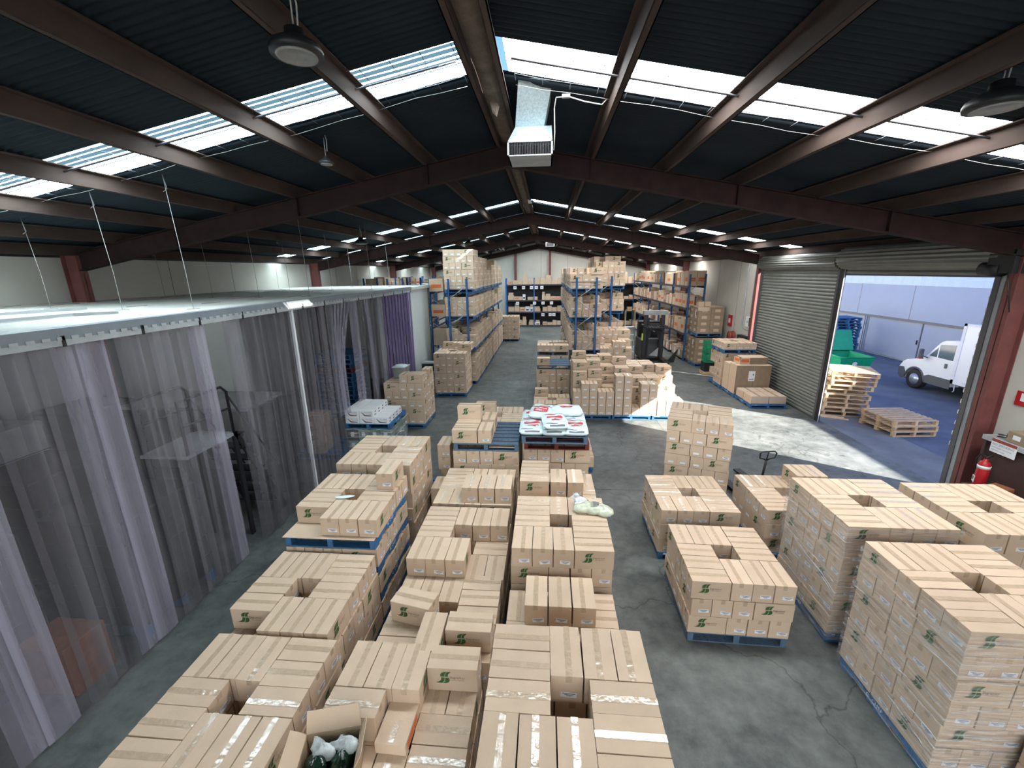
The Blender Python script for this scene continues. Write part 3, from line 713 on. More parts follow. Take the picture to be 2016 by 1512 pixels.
# ------------------------------------------------------------------ pallet racks
def rack(x0,x1,y0,y1,label,bay=2.7,top=4.25,dark=False,levels=(1.40,2.65,3.70)):
    R_=empty('pallet_rack',(x0,y0,0)); m='rack_blue'; n=max(1,round((y1-y0)/bay)); st=(y1-y0)/n; w_=x1-x0
    for k in range(n+1):
        y=k*st
        for x in (0,w_-.075):
            u=MB(); u.box(x,y,0,x+.075,y+.02,top,m); u.box(x,y,0,x+.012,y+.07,top,m); u.box(x+.063,y,0,x+.075,y+.07,top,m); u.box(x-.03,y-.03,0,x+.105,y+.1,.008,m); u.build('upright',R_)
        br=MB(); z=.35; s_=0
        while z<top-.45:
            a,c=(.04,w_-.04) if s_%2==0 else (w_-.04,.04)
            br.tube([(a,y+.035,z),(c,y+.035,z+.52)],.014,'brace_grey',4); z+=.52; s_+=1
        br.tube([(.04,y+.035,z),(w_-.04,y+.035,z)],.012,'brace_grey',4)
        br.build('brace',R_)
    for z in levels:
        for x in (-.02,w_-.03):
            for k in range(n):
                be=MB(); be.box(x,k*st+.07,z-.11,x+.05,(k+1)*st,z,m if not dark else 'rack_dark'); be.build('beam',R_)
    return tag(R_,label,'rack')
rack(-3.88,-3.08,16.62,27.5,'blue pallet rack left of the main aisle, loaded with cartons')
rack(-5.02,-4.22,18.05,28.8,'blue pallet rack behind the left rack, beside the coolroom')
rack(1.06,1.86,16.0,27.0,'blue pallet rack right of the main aisle, loaded with cartons')
rack(2.05,2.78,18.6,27.0,'blue pallet rack standing back to back with the right aisle rack')
rack(6.85,7.65,21.5,34.9,'blue pallet rack along the right wall with orange printed boxes',bay=2.68,dark=True)
def rack_x(x0,x1,y,label,levels):
    R_=empty('pallet_rack',(x0,y,0)); n=round((x1-x0)/2.4); st=(x1-x0)/n
    for k in range(n+1):
        for yy in (0,.85):
            u=MB(); u.box(k*st,yy,0,k*st+.08,yy+.06,3.95,'rack_blue'); u.build('upright',R_)
    for z in levels:
        for k in range(n):
            be=MB(); be.box(k*st+.08,0,z-.1,(k+1)*st,.05,z,'rack_dark'); be.build('beam',R_)
            sh=MB(); sh.box(k*st+.08,.05,z-.02,(k+1)*st,.9,z,'bench_brown'); sh.build('shelf',R_)
    bk=MB(); bk.box(0,.9,0,x1-x0,.92,3.45,'dark_goods'); bk.build('back_panel',R_)
    return tag(R_,label,'rack')
rack_x(-3.4,8.2,35.4,'shelving rack across the back wall full of small boxes',(.12,1.25,2.2,3.45))
# ------------------------------------------------------------------ small boxes on the racks
sb=MB(); sb.box(-.5,-.5,0,.5,.5,1,'cardboard',b=.012); sb.box(-.5,-.06,1,.5,.06,1.004,'tape'); SBM=sb.mesh('storage_box')
sb=MB(); sb.box(-.5,-.5,0,.5,.5,1,'cardboard',b=.012); sb.box(-.5,-.06,1,.5,.06,1.004,'tape')
for a in (0,PI/2,PI,-PI/2): sb.box(-.36,-.5035,.30,.36,-.5,.55,'orange_ink',T=rotz(a))
SBO=sb.mesh('storage_box')
sb=MB(); sb.box(-.5,-.5,0,.5,.5,1,'cardboard_dark',b=.012); 
for a in (0,PI/2,PI,-PI/2): sb.box(-.2,-.5035,.30,.22,-.5,.72,'cardboard',T=rotz(a))
SBD=sb.mesh('storage_box')
sb=MB(); sb.box(-.5,-.5,0,.5,.5,1,'white_paper',b=.012); sb.box(-.3,-.503,.2,.3,-.5,.5,'dark_goods'); SBW=sb.mesh('storage_box')
def sbox(x,y,z,l,w_,h,a,label,me=None,group='small boxes on the shelves'):
    o=link('storage_box',me or SBM,None,(x,y,z),math.radians(a)); o.scale=(l,w_,h); tag(o,label,'box',group); return o
rn=random.Random(5)
ORD=['first','second','third','fourth','fifth','sixth','seventh','eighth','ninth','tenth','eleventh','twelfth','thirteenth','fourteenth','fifteenth','sixteenth','seventeenth','eighteenth','nineteenth','twentieth']+['%dth'%i for i in range(21,60)]
for z,nm in ((.12,'floor shelf'),(1.25,'second shelf'),(2.2,'third shelf'),(3.45,'top')):
    x=-3.2; k=0
    while x<7.9:
        l=rn.uniform(.22,.55); 
        if rn.random()<.16: x+=l*.6; continue
        h=rn.uniform(.2,.46) if z<3 else rn.uniform(.25,.6)
        sbox(x+l/2,35.75,z,l,.4,h,rn.uniform(-4,4),'%s box from left on the back wall rack, %s'%(ORD[k],nm),rn.choice([SBM,SBM,SBM,SBM,SBO,SBW]))
        if rn.random()<.35: sbox(x+l/2,35.75,z+h,l*.8,.36,h*.6,rn.uniform(-6,6),'small box on top of the %s box, back wall rack, %s'%(ORD[k],nm))
        x+=l+.03; k+=1
# paper signs under the back rack beams
for z,xs in ((3.45,(-2.6,-1.9,-1.25,-.85,-.4,3.3,6)),(2.2,(-2.4,-1.0,-.3,.4,5.2)),(1.25,(-.3,.3,.6,4.4))):
    for i,x in enumerate(xs):
        bb=MB(); bb.box(-.13,-.006,-.26,.13,0,-.02,'white_paper'); bb.box(-.09,-.008,-.16,.09,-.006,-.12,'sticker_ink')
        tag(bb.build('shelf_sign',loc=(x,35.39,z-.11)),'white paper sign %d from left hanging under the %s beam of the back rack'%(i+1,{3.45:'top',2.2:'middle',1.25:'lower'}[z]),'sign','paper signs on the back rack')
for z,nm,h0,h1 in ((.12,'floor level',.4,.55),(1.40,'first beam',.45,.75),(2.65,'second beam',.4,.65),(3.70,'top beam',.5,.72)):
    y=21.7; k=0
    while y<34.5:
        w_=rn.uniform(.42,.7)
        for j,x in enumerate((7.05,7.5)):
            if rn.random()<.12: continue
            h=rn.uniform(h0,h1); me=rn.choice([SBO,SBO,SBM,SBM,SBD])
            sbox(x,y+w_/2,z,.42,w_-.03,h,rn.uniform(-3,3),'%s %s box from front on the right wall rack, %s'%(ORD[k],('aisle side','wall side')[j],nm),me,'boxes on the right wall rack')
        y+=w_+.02; k+=1
for i in range(5):
    bb=MB(); bb.box(0,-.002,0,.006,.22,.3,'white_paper')
    tag(bb.build('shelf_sign',loc=(6.833,22.0+i*.75,.20)),'white price sheet %d from front on the lowest level of the right wall rack'%(i+1),'sign','price sheets on the right wall rack')
# boxes and sacks on the second left rack
for z,nm in ((0,'floor'),(1.4,'first beam'),(2.65,'second beam'),(3.7,'top beam')):
    for k in range(9):
        y=18.3+k*1.1
        sbox(-4.62,y,z+(.02 if z else 0),.6,rn.uniform(.6,.95),rn.uniform(.4,.72),rn.uniform(-3,3),'%s box from front on the rack beside the coolroom, %s'%(ORD[k],nm),rn.choice([SBM,SBO,SBD,SBM]),'boxes on the rack beside the coolroom')
# items on the racks beyond the coolroom roof
R5=rack(-9.6,-8.8,22.0,33.0,'blue rack far left, its top showing over the coolroom roof',dark=True)
for k in range(9):
    sbox(-9.2,22.55+k*1.15,3.7,.6,.85,rn.uniform(.3,.6),0,'%s carton from front on the far left rack above the coolroom roof'%ORD[k],rn.choice([SBM,SBO,SBD]),'boxes on the far left rack')
rack(-7.4,-6.6,19.5,31.0,'blue rack behind the coolroom, second from the left wall',dark=True)
def sack_mesh(l,w_,h,seed,mt,prints=None):
    r=random.Random(seed); nx,ny=18,12; vs=[];fs=[]
    for s_ in (0,1):
        for j in range(ny+1):
            for i in range(nx+1):
                u=i/nx*2-1; v=j/ny*2-1
                e=(1-abs(u)**4)*(1-abs(v)**4); e=max(e,0)**.28
                z=h/2+(h/2*e if s_ else -h/2*e)
                if s_: z+=.012*math.sin(5*u+seed)*math.cos(4*v+seed*2)*e+.006*math.sin(13*u+7*v+seed)*e
                vs.append((u*l/2*(1-.05*abs(v)**3),v*w_/2*(1-.04*abs(u)**3),z))
    o_=(nx+1)*(ny+1)
    for j in range(ny):
        for i in range(nx):
            a=j*(nx+1)+i; fs.append((a+o_,a+1+o_,a+nx+2+o_,a+nx+1+o_)); fs.append((a,a+nx+1,a+nx+2,a+1))
    for i in range(nx): fs.append((i,i+1,i+1+o_,i+o_)); a=ny*(nx+1)+i; fs.append((a+1,a,a+o_,a+1+o_))
    for j in range(ny): a=j*(nx+1); fs.append((a+nx+1,a,a+o_,a+nx+1+o_)); a+=nx; fs.append((a,a+nx+1,a+nx+1+o_,a+o_))
    bb=MB(); bb.add(vs,fs,mt,smooth=True)
    if prints:
        def top(x,y):
            u=max(-1,min(1,x/(l/2))); v=max(-1,min(1,y/(w_/2))); i=(u+1)/2*nx; j=(v+1)/2*ny
            i0=min(nx-1,int(i)); j0=min(ny-1,int(j)); fi,fj=i-i0,j-j0
            g=lambda a,c: vs[o_+c*(nx+1)+a][2]
            return (g(i0,j0)*(1-fi)*(1-fj)+g(i0+1,j0)*fi*(1-fj)+g(i0,j0+1)*(1-fi)*fj+g(i0+1,j0+1)*fi*fj)+.003
        for (x0,y0,x1,y1,m_) in prints:
            n=12; pv=[];pf=[]
            for j in range(n+1):
                for i in range(n+1):
                    x=x0+(x1-x0)*i/n; y=y0+(y1-y0)*j/n; pv.append((x,y,top(x,y)+.005))
            for j in range(n):
                for i in range(n): a=j*(n+1)+i; pf.append((a,a+1,a+n+2,a+n+1))
            bb.add(pv,pf,m_,smooth=True)
    return bb.mesh('sack')
for k in range(6):
    o=link('sack',sack_mesh(.9,.6,.18,k,'sack' if k%2 else 'insulation'),None,(-7.0,20.0+k*.9,3.7+.0*k)); tag(o,'%s sack from the front on the rack behind the coolroom roof'%ORD[k],'sack','sacks above the coolroom roof')
# ------------------------------------------------------------------ white printed sacks on the slate pallet
zs=zl(5)+.28
PR=[(-.12,-.02,.12,.03,'red_ink'),(-.10,.05,.10,.06,'red_ink'),(-.17,.15,.17,.162,'red_ink'),(-.02,-.09,.10,-.075,'red_ink'),(-.15,-.24,.02,-.232,'sticker_ink'),(-.1,-.27,.12,-.262,'sticker_ink'),(-.06,-.13,.06,-.11,'red_ink')]
PR2=[(-.11,-.19,.11,.02,'red_ink'),(-.085,-.165,.085,-.12,'white_paper'),(-.16,.05,.16,.066,'grey_ink'),(-.09,-.07,.09,-.055,'white_paper'),(-.035,-.045,.035,0.0,'white_paper'),(-.05,.09,.05,.10,'red_ink')]
sm=[(-.44+.19,7.28,0,90,'front left lower'),(-.44+.58,7.27,0,90,'front middle lower'),(-.44+.97,7.28,0,90,'front right lower'),
    (-.44+.2,7.84,0,90,'back left lower'),(-.44+.58,7.86,0,90,'back middle lower'),(-.44+.97,7.84,0,90,'back right lower'),
    (-.44+.36,7.76,.14,84,'upper left, tilted with red square print'),(-.44+.83,7.84,.14,3,'upper right, lying across'),(-.44+.60,7.24,.13,96,'upper front, sagging over the pallet edge')]
for i,(x,y,dz,a,t) in enumerate(sm):
        # prints drawn in sack frame turned so writing faces the camera
    me=sack_mesh(.63,.455,.14,i+1,'sack',[(y0*1.15,-x1*1.2,y1*1.15+.008,-x0*1.2,m_) for (x0,y0,x1,y1,m_) in (PR2 if i==6 else PR)] if a>45 else PR[:3]) 
    o=link('sack',me,None,(x,y,zs+dz),math.radians(a)); tag(o,'white sack with red print, %s, on the slate pallet'%t,'sack','white printed sacks')
# ------------------------------------------------------------------ stretch wrap round the two wrapped stacks
def wrap(x,y,n,label,seed):
    r=random.Random(seed); bb=MB(); m_=.018; x0,y0,x1,y1=x-m_,y-m_,x+SS+m_,y+SS+m_; z1=zl(n)-.02; nz=26
    per=[]
    k=9
    for (a,c) in (((x0,y0),(x1,y0)),((x1,y0),(x1,y1)),((x1,y1),(x0,y1)),((x0,y1),(x0,y0))):
        for i in range(k): t=i/k; per.append((a[0]+(c[0]-a[0])*t,a[1]+(c[1]-a[1])*t))
    vs=[];fs=[];N=len(per)
    for j in range(nz+1):
        z=.05+(z1-.05)*j/nz
        for i,(px_,py_) in enumerate(per):
            e=(r.random()-.5)*.008; cx_,cy2=x+SS/2,y+SS/2; dx,dy=px_-cx_,py_-cy2; q=math.hypot(dx,dy)
            vs.append((px_+dx/q*e,py_+dy/q*e,z+.01*math.sin(i*1.3+j)))
    for j in range(nz):
        for i in range(N): fs.append((j*N+i,j*N+(i+1)%N,(j+1)*N+(i+1)%N,(j+1)*N+i))
    bb.add(vs,fs,'wrap_film',smooth=True)
    for q in range(5):   # bunched ropes of film
        z0=.25+r.random()*1.2; dz=(r.random()-.5)*.6
        bb.tube([(x0-.004,y0+SS*t,z0+dz*t+.02*math.sin(9*t)) for t in [i/9 for i in range(10)]],.005,'wrap_film',5)
        bb.tube([(x0+SS*t,y0-.004,z0+.15*t*math.sin(q)+.01*math.sin(7*t)) for t in [i/9 for i in range(10)]],.005,'wrap_film',5)
    return tag(bb.build('stretch_wrap'),label,'plastic wrap')
wrap(3.46,4.52,6,'clear stretch film wound round the stack at right centre',1)
wrap(3.44,3.05,6,'clear stretch film wound round the stack at lower right, streaky highlights',2)
# loose plastic bag on the middle stack
def blob(bb,cx,cy,cz,rx,ry,rz_,mt,seed,n=18,amp=.2,flat=True):
    r=random.Random(seed); vs=[];fs=[]; m_=n//2
    ph=[r.random()*6 for _ in range(6)]
    for j in range(m_+1):
        th=PI*j/m_
        for i in range(n):
            a=2*PI*i/n; q=1+amp*(math.sin(2*a+ph[0])*.5+math.sin(3*a+ph[1]+2*th)*.4+math.sin(5*a+3*th+ph[2])*.28+math.sin(9*a+5*th+ph[3])*.12)
            vs.append((cx+rx*q*math.sin(th)*math.cos(a),cy+ry*q*math.sin(th)*math.sin(a),max(cz,cz+rz_*(math.cos(th)*q+.55)) if flat else cz+rz_*math.cos(th)*q))
    for j in range(m_):
        for i in range(n): fs.append((j*n+i,(j+1)*n+i,(j+1)*n+(i+1)%n,j*n+(i+1)%n))
    bb.add(vs,fs,mt,smooth=True)
bg=MB(); blob(bg,0,0,0,.13,.09,.05,'bag_yellow',4,24,.25); blob(bg,.10,-.03,0,.09,.08,.045,'bag_yellow',9,20,.3)
n=14; vs=[];fs=[]
for j in range(8):
    t=j/7; c=Vector((-.07-.05*t,.03+.10*t,.05+.07*t*(1-t)+.02*t)); rr_=.055*(1-t)+.022*t+.02*max(0,t-.7)*3
    for i in range(n): a=2*PI*i/n; q=rr_*(1+.25*math.sin(3*a+t*4)); vs.append((c.x+q*math.cos(a),c.y+q*.5*math.sin(a),c.z+q*.55*math.sin(a+.4)))
for j in range(7):
    for i in range(n): fs.append((j*n+i,j*n+(i+1)%n,(j+1)*n+(i+1)%n,(j+1)*n+i))
bg.add(vs,fs,'bag_film',smooth=True); bg.box(.02,-.03,.088,.07,.01,.09,'sticker_ink')
bg.v=[(a*1.55,c*1.5,d_*1.35) for a,c,d_ in bg.v]
tag(bg.build('plastic_bag',loc=(.60,5.08,zl(5)+.004)),'clear plastic bag of pale green stuff lying on the middle stack','bag')
bg=MB(); blob(bg,0,0,0,.12,.04,.012,'sack',3,18,.15); tag(bg.build('paper_sheet',loc=(-2.72,4.94,1.565),rz=.2),'pale blue crumpled sheet on the left pallet tower cartons','paper')
# slip sheet on the top pallet of the left tower
bb=MB(); bb.box(0,0,0,1.19,1.18,.006,'cardboard'); tag(bb.build('slip_sheet',loc=(X0-.01,Y0-.01,1.3105)),'brown slip sheet between the top blue pallet and cartons of left tower','sheet')
# ------------------------------------------------------------------ open carton with green bags
oc=empty('open_carton',(-1.56,2.17,zl(3)),math.radians(14)); lw,ww,hh=.40,.30,.24
bb=MB(); t=.005
bb.box(-lw/2,-ww/2,0,lw/2,ww/2,t,'cardboard_inner'); bb.box(-lw/2,-ww/2,0,lw/2,-ww/2+t,hh,'cardboard_inner'); bb.box(-lw/2,ww/2-t,0,lw/2,ww/2,hh,'cardboard_inner')
bb.box(-lw/2,-ww/2,0,-lw/2+t,ww/2,hh,'cardboard_inner'); bb.box(lw/2-t,-ww/2,0,lw/2,ww/2,hh,'cardboard_inner'); bb.build('carton_body',oc)
def flap(p0,p1,d_,h_):
    f_=MB(); a=Vector(p0);c=Vector(p1);e=Vector(d_)*h_; nn=(c-a).cross(e).normalized()*.004
    ins=(c-a)*.03
    f_.add([a,c,c+e-ins,a+e+ins,a+nn,c+nn,c+e-ins+nn,a+e+ins+nn],[(0,1,2,3),(7,6,5,4),(0,4,5,1),(1,5,6,2),(2,6,7,3),(3,7,4,0)],'cardboard'); f_.build('flap',oc)
flap((-lw/2,ww/2,hh),(lw/2,ww/2,hh),(0,.30,.95),.17); flap((lw/2,-ww/2,hh),(lw/2,ww/2,hh),(.45,0,.9),.12)
flap((-lw/2,-ww/2,hh),(-lw/2,ww/2,hh),(-.8,0,.6),.13); flap((-lw/2,-ww/2,hh),(lw/2,-ww/2,hh),(0,-.55,.83),.14)
tag(oc,'open carton with raised flaps in the bottom foreground, green bags inside','carton')
for i,(x,y,sx_,t_) in enumerate(((-1.64,2.14,.085,'left'),(-1.475,2.18,.075,'right'))):
    bg=MB(); blob(bg,0,0,0,sx_,.12,.085,'dark_green_bag',30+i,28,.30); 
    blob(bg,.02,.04,.135,.085,.05,.06,'bag_film',40+i,26,.5,flat=False)
    bg.tube([(0,.0,.08),(.01,.03,.13)],.05,'bag_film',10,r2=.03)
    tag(bg.build('produce_bag',loc=(x,y,zl(3)+.10),rz=.2*i),'%s clear bag of dark green contents inside the open carton'%t_,'bag','bags in the open carton')
    bb=MB(); bb.box(-.075,-.1,0,.075,.1,.095,'dark_green_bag',b=.01)
    tag(bb.build('produce_bag',loc=(x,y,zl(3)+.0055),rz=.2),'dark green bag underneath in the open carton, %s'%t_,'bag','bags in the open carton')
bb=MB(); bb.box(-.125,-.17,0,.125,.17,.105,'cardboard',b=.004); bb.box(.125,-.13,.02,.1262,.10,.085,'orange_ink'); bb.box(-.022,-.155,.105,.022,-.02,.1062,'tape')
tag(bb.build('flat_box',loc=(-1.175,2.50,zl(3)),rz=-.03),'flat brown box with orange print on its side beside the open carton','box')
# ------------------------------------------------------------------ pallet jack
pj=empty('pallet_jack',(4.25,7.95,0),math.radians(8))
bb=MB(); bb.tube([(0,0,.25),(0,-.08,.90)],.022,'black',8); bb.build('drawbar',pj)
bb=MB(); bb.tube([(0,-.08,.90),(-.05,-.085,.93),(-.15,-.10,.96),(-.165,-.115,1.06),(-.12,-.12,1.10),(.12,-.12,1.10),(.165,-.115,1.06),(.15,-.10,.96),(.05,-.085,.93),(0,-.08,.90)],.013,'black',8,closed=True)
bb.tube([(0,-.08,.9),(0,-.12,1.1)],.011,'black',6); bb.build('handle_loop',pj)
bb=MB(); bb.box(-.16,-.05,.08,.16,.16,.32,'black',b=.02); bb.lathe([(.09,0),(.09,.05)],'rubber',16,T=TR(-.06,-.02,.09)@Matrix.Rotation(PI/2,4,'Y')); bb.build('pump_body',pj)
for sx_ in (-1,1):
    bb=MB(); bb.box(sx_*.27-.08,.1,.05,sx_*.27+.08,1.2,.085,'black'); bb.box(min(0,sx_*.3),.1,.05,max(0,sx_*.3),.2,.2,'black'); bb.build('fork',pj)
tag(pj,'black hand pallet jack, its loop handle standing up behind the right stacks','pallet jack')
# ------------------------------------------------------------------ coolroom and strip curtain
XC=-4.95; YC1=17.75; ZC=4.0
bb=MB(); bb.box(XL+.02,YF+4,ZC-.1,XC+.1,YC1,ZC,'coolroom_top')
struct(bb.build('ceiling_coolroom'),'dusty white coolroom roof panels'); 
bb=MB(); bb.box(XC-.12,15.15,0,XC,YC1,ZC-.1,'coolroom_panel'); bb.box(XL,YC1-.12,0,XC,YC1,ZC-.1,'coolroom_panel'); struct(bb.build('wall_coolroom_end'),'white coolroom panel wall')
bb=MB(); bb.box(XC-.1,12.42,0,XC+.02,12.52,ZC-.1,'coolroom_panel'); bb.box(XC-.1,15.05,0,XC+.0,15.15,ZC-.1,'coolroom_panel'); struct(bb.build('trim_40'),'white posts of the coolroom opening')
bb=MB(); bb.box(XC-.05,YF+4,ZC-.10,XC+.12,15.15,ZC+.015,'header_grey'); 
y=.0
while y<15: bb.box(XC+.121,y,ZC-.105,XC+.13,y+.07,ZC-.07,'gutter'); y+=.13
y=.4
while y<15: bb.box(XC+.05,y,ZC-.16,XC+.12,y+.83,ZC-.10,'gutter'); bb.box(XC+.118,y+.83,ZC-.17,XC+.13,y+.86,ZC-.06,'black'); y+=.86
struct(bb.build('trim_41'),'galvanised header rail of the strip curtain')
bb=MB(); bb.box(XL+.0,YF+4,0,XL+.03,YC1,ZC-.1,'coolroom_panel'); bb.box(XL,8.7,0,XC-1.7,8.78,ZC-.1,'coolroom_panel'); struct(bb.build('wall_coolroom_inner'),'inner coolroom wall panels seen through the curtain')
# dirt, battens and litter on top
dm=MB(); r=random.Random(8)
for i in range(26):
    x=r.uniform(-9.8,-5.3); y=r.uniform(3,16); l=r.uniform(.2,1.6); a=r.uniform(-.15,.15)
    dm.box(0,-.012,0,l,.012,.008,'dirt_mark',T=TR(x,y,ZC+.0)@rotz(PI/2+a))
struct(dm.build('trim_42'),'dark joint marks and dust lines on the coolroom roof')
for i,(x,y,l,a,t) in enumerate(((-6.4,3.9,1.5,1.50,'nearest'),(-7.6,5.2,1.1,1.35,'middle'),(-6.3,5.2,.45,.6,'short'))):
    bb=MB(); bb.box(0,-.03,0,l,.03,.035,'gutter'); tag(bb.build('batten',loc=(x,y,ZC+.008),rz=a),'grey batten lying on the white coolroom roof, %s one'%t,'batten')
# hanger rods from the main roof
for i,(x,y) in enumerate(((-8.2,6.45),(-6.6,6.15),(-5.5,6.25),(-9.3,9.8),(-7.9,9.6),(-6.6,9.4),(-5.5,9.6),(-8.2,13.2),(-6.8,13.2),(-5.5,13.2),(-6.1,16.4),(-7.6,16.4))):
    bb=MB(); zt=roofz(x)-.12; jog=.05*math.sin(i*2)
    xt=min([RX-o_ for o_ in POFF],key=lambda q:abs(q-x)); zt=roofz(xt)-.215
    rr_=.0035 if i<3 else .005; m_='cable_white' if i<3 else 'chain'
    xt=x-.03; zt=roofz(x)-.02; bb.tube([(x,y,ZC),(x+jog*.1,y,ZC+.55),(xt,y-.03,zt)],rr_,m_,5)
    bb.tube([(xt,y-.03,zt),(xt+.03,y-.03,zt-.19),(xt-.04,y-.03,zt-.23)],.004,'chain',5); bb.box(x-.06,y-.06,ZC,x+.06,y+.06,ZC+.008,m_)
    tag(bb.build('hanger_rod'),'%s thin rod hanging from the purlins to the coolroom roof'%ORD[i],'rod','rods holding up the coolroom roof')
# strip curtain
def strip(parent,y,wd,mt,x,seed,ztop=ZC-.12,zbot=.04,pull=0.0,name='curtain_strip'):
    r=random.Random(seed); nz=14; nx=4; vs=[];fs=[]; a0=r.uniform(-.05,.05); ph=r.uniform(0,6)
    for j in range(nz+1):
        t=j/nz; z=ztop+(zbot-ztop)*t
        for i in range(nx+1):
            u=i/nx-.5; bow=.018*math.cos(u*PI)*(.4+.6*t)+.008*math.sin(5*t+ph)*t
            py=pull*math.sin(min(1,t*1.5)*PI/2)
            vs.append((x+bow+a0*u*wd*t,y+u*wd*(1-.3*abs(pull)*t)+py+.01*math.sin(4*t+ph)*t,z))
    for j in range(nz):
        for i in range(nx): a=j*(nx+1)+i; fs.append((a,a+1,a+nx+2,a+nx+1))
    bb=MB(); bb.add(vs,fs,mt,smooth=True); return bb.build(name,parent)
sc1=empty('strip_curtain',(0,0,0)); y=.6; k=0
while y<7.8:
    if not (5.72<y<6.12): strip(sc1,y,.30,'curtain_clear' if k in (5,10,11,16,17,24) else 'curtain_film',XC+.06+.03*(k%2),k)
    y+=.205; k+=1
tag(sc1,'long clear plastic strip curtain of the coolroom, nearest section','curtain')
sc2=empty('strip_curtain',(0,0,0)); y=7.98; k=0
while y<9.25: strip(sc2,y,.28,'curtain_film',XC+.06+.03*(k%2),100+k); y+=.17; k+=1
for k in range(6): strip(sc2,9.4+k*.14,.12,'curtain_clear',XC+.05+.02*k,130+k,zbot=1.2,pull=-.12-.10*k)
tag(sc2,'strip curtain section beside the opening, its last strips tied back','curtain')
bb=MB(); bb.box(XC+.05,7.76,.05,XC+.11,7.80,ZC-.12,'white_paper'); struct(bb.build('trim_43'),'white upright between the curtain sections')
sc3=empty('strip_curtain',(0,0,0)); y=10.35; k=0
while y<12.4: strip(sc3,y,.24,'curtain_clear' if k in(0,1,5,6) else 'curtain_film',XC+.05+.03*(k%2),150+k,pull=(.25 if k in(4,5) else 0)); y+=.17; k+=1
tag(sc3,'clear strip curtain section beyond the opening, strips hanging crooked','curtain')
sc4=empty('strip_curtain',(0,0,0)); y=12.6; k=0
while y<15.05: strip(sc4,y,.2,'curtain_purple',XC+.05+.03*(k%2),180+k,ztop=ZC-.02); y+=.14; k+=1
tag(sc4,'opaque purple strip curtain before the white coolroom wall','curtain')
for i,yy in enumerate((7.6,11.2)):  # unseen lamps added to brighten the coolroom behind the curtain
    bl=empty('batten_lamp',(-7.4,yy,ZC-.1)); bb=MB(); bb.box(-.06,-.75,-.05,.06,.75,0,'white_paper'); bb.build('housing',bl)
    bb=MB(); bb.box(-.03,-.7,-.08,.03,.7,-.05,'coolroom_fill_tube'); bb.build('tube',bl); tag(bl,'unseen tube lamp added to light the coolroom, %s one'%('near','far')[i],'lamp')
# things inside the coolroom
def goods(x,y,z,l,w_,h,mt,label):
    bb=MB(); bb.box(-l/2,-w_/2,.14,l/2,w_/2,.14+h,mt,b=.03)
    for k in range(1,int(h/.3)): bb.box(-l/2-.004,-w_/2-.004,.14+k*.3-.006,l/2+.004,w_/2+.004,.14+k*.3+.006,'black')
    bb.box(-l/2,-w_/2,0,l/2,-w_/2+.1,.13,'pallet_blue'); bb.box(-l/2,w_/2-.1,0,l/2,w_/2,.13,'pallet_blue'); bb.box(-l/2,-.05,0,l/2,.05,.13,'pallet_blue')
    return tag(bb.build('goods_pallet',loc=(x,y,z)),label,'pallet load','pallet loads behind the curtain')
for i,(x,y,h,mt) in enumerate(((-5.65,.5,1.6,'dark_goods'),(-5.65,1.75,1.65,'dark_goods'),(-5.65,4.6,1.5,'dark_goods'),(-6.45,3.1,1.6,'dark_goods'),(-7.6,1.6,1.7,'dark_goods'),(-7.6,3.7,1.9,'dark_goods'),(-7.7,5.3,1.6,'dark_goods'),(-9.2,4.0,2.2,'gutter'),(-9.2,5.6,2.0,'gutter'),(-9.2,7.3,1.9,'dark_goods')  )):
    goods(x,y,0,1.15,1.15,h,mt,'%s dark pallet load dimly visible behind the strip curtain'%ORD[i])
bb=MB(); bb.box(-.3,-.22,0,.3,.22,.62,'orange_box',b=.01); tag(bb.build('storage_box',loc=(-5.45,3.45,0)),'orange brown box dimly visible low behind the near curtain','box')
ml=empty('mobile_steps',(-5.22,6.22,0),PI/2)
for sy in (0,.7):
    bb=MB(); bb.box(0,sy,0,.08,sy+.04,1.95,'steel_dark'); bb.box(.85,sy,0,.93,sy+.04,1.0,'steel_dark'); bb.prism([(.93,.0),(1.05,.0),(.10,1.95),(.0,1.95)],'y',sy,sy+.04,'steel_dark'); bb.build('side_frame',ml)
    bb=MB(); bb.tube([(.04,sy+.02,1.9),(.04,sy+.02,2.66),(-.06,sy+.02,2.76),(-.9,sy+.02,2.76),(-.9,sy+.02,1.95)],.022,'steel_dark',8); bb.tube([(.04,sy+.02,2.38),(-.9,sy+.02,2.38)],.018,'steel_dark',6); bb.tube([(1.0,sy+.02,.9),(.04,sy+.02,2.6)],.016,'steel_dark',6); bb.build('hand_rail',ml)
for k in range(7):
    bb=MB(); z=.27*(k+1); x=.95-.93*(k+1)/8; bb.box(x-.1,0,z-.03,x+.12,.74,z,'steel_dark'); bb.build('tread',ml)
bb=MB(); bb.box(-.95,0,1.9,.08,.74,1.95,'gutter'); bb.box(-.95,0,0,-.9,.05,1.9,'steel_dark'); bb.box(-.95,.69,0,-.9,.74,1.9,'steel_dark'); bb.build('platform',ml)
tag(ml,'dark steel mobile platform steps with handrail behind the strip curtain','ladder')
bb=MB(); bb.box(-1.5,-.6,0,1.3,.6,.06,'gutter'); bb.box(-1.5,-.6,-1.9,-1.42,-.5,0,'steel_dark'); bb.box(1.2,.5,-1.9,1.3,.6,0,'steel_dark'); bb.box(-1.5,.5,-1.9,-1.42,.6,0,'steel_dark'); bb.box(1.2,-.6,-1.9,1.3,-.5,0,'steel_dark')
tag(bb.build('steel_table',loc=(-7.2,8.05,1.9)),'pale grey raised table top behind the strip curtain','table')
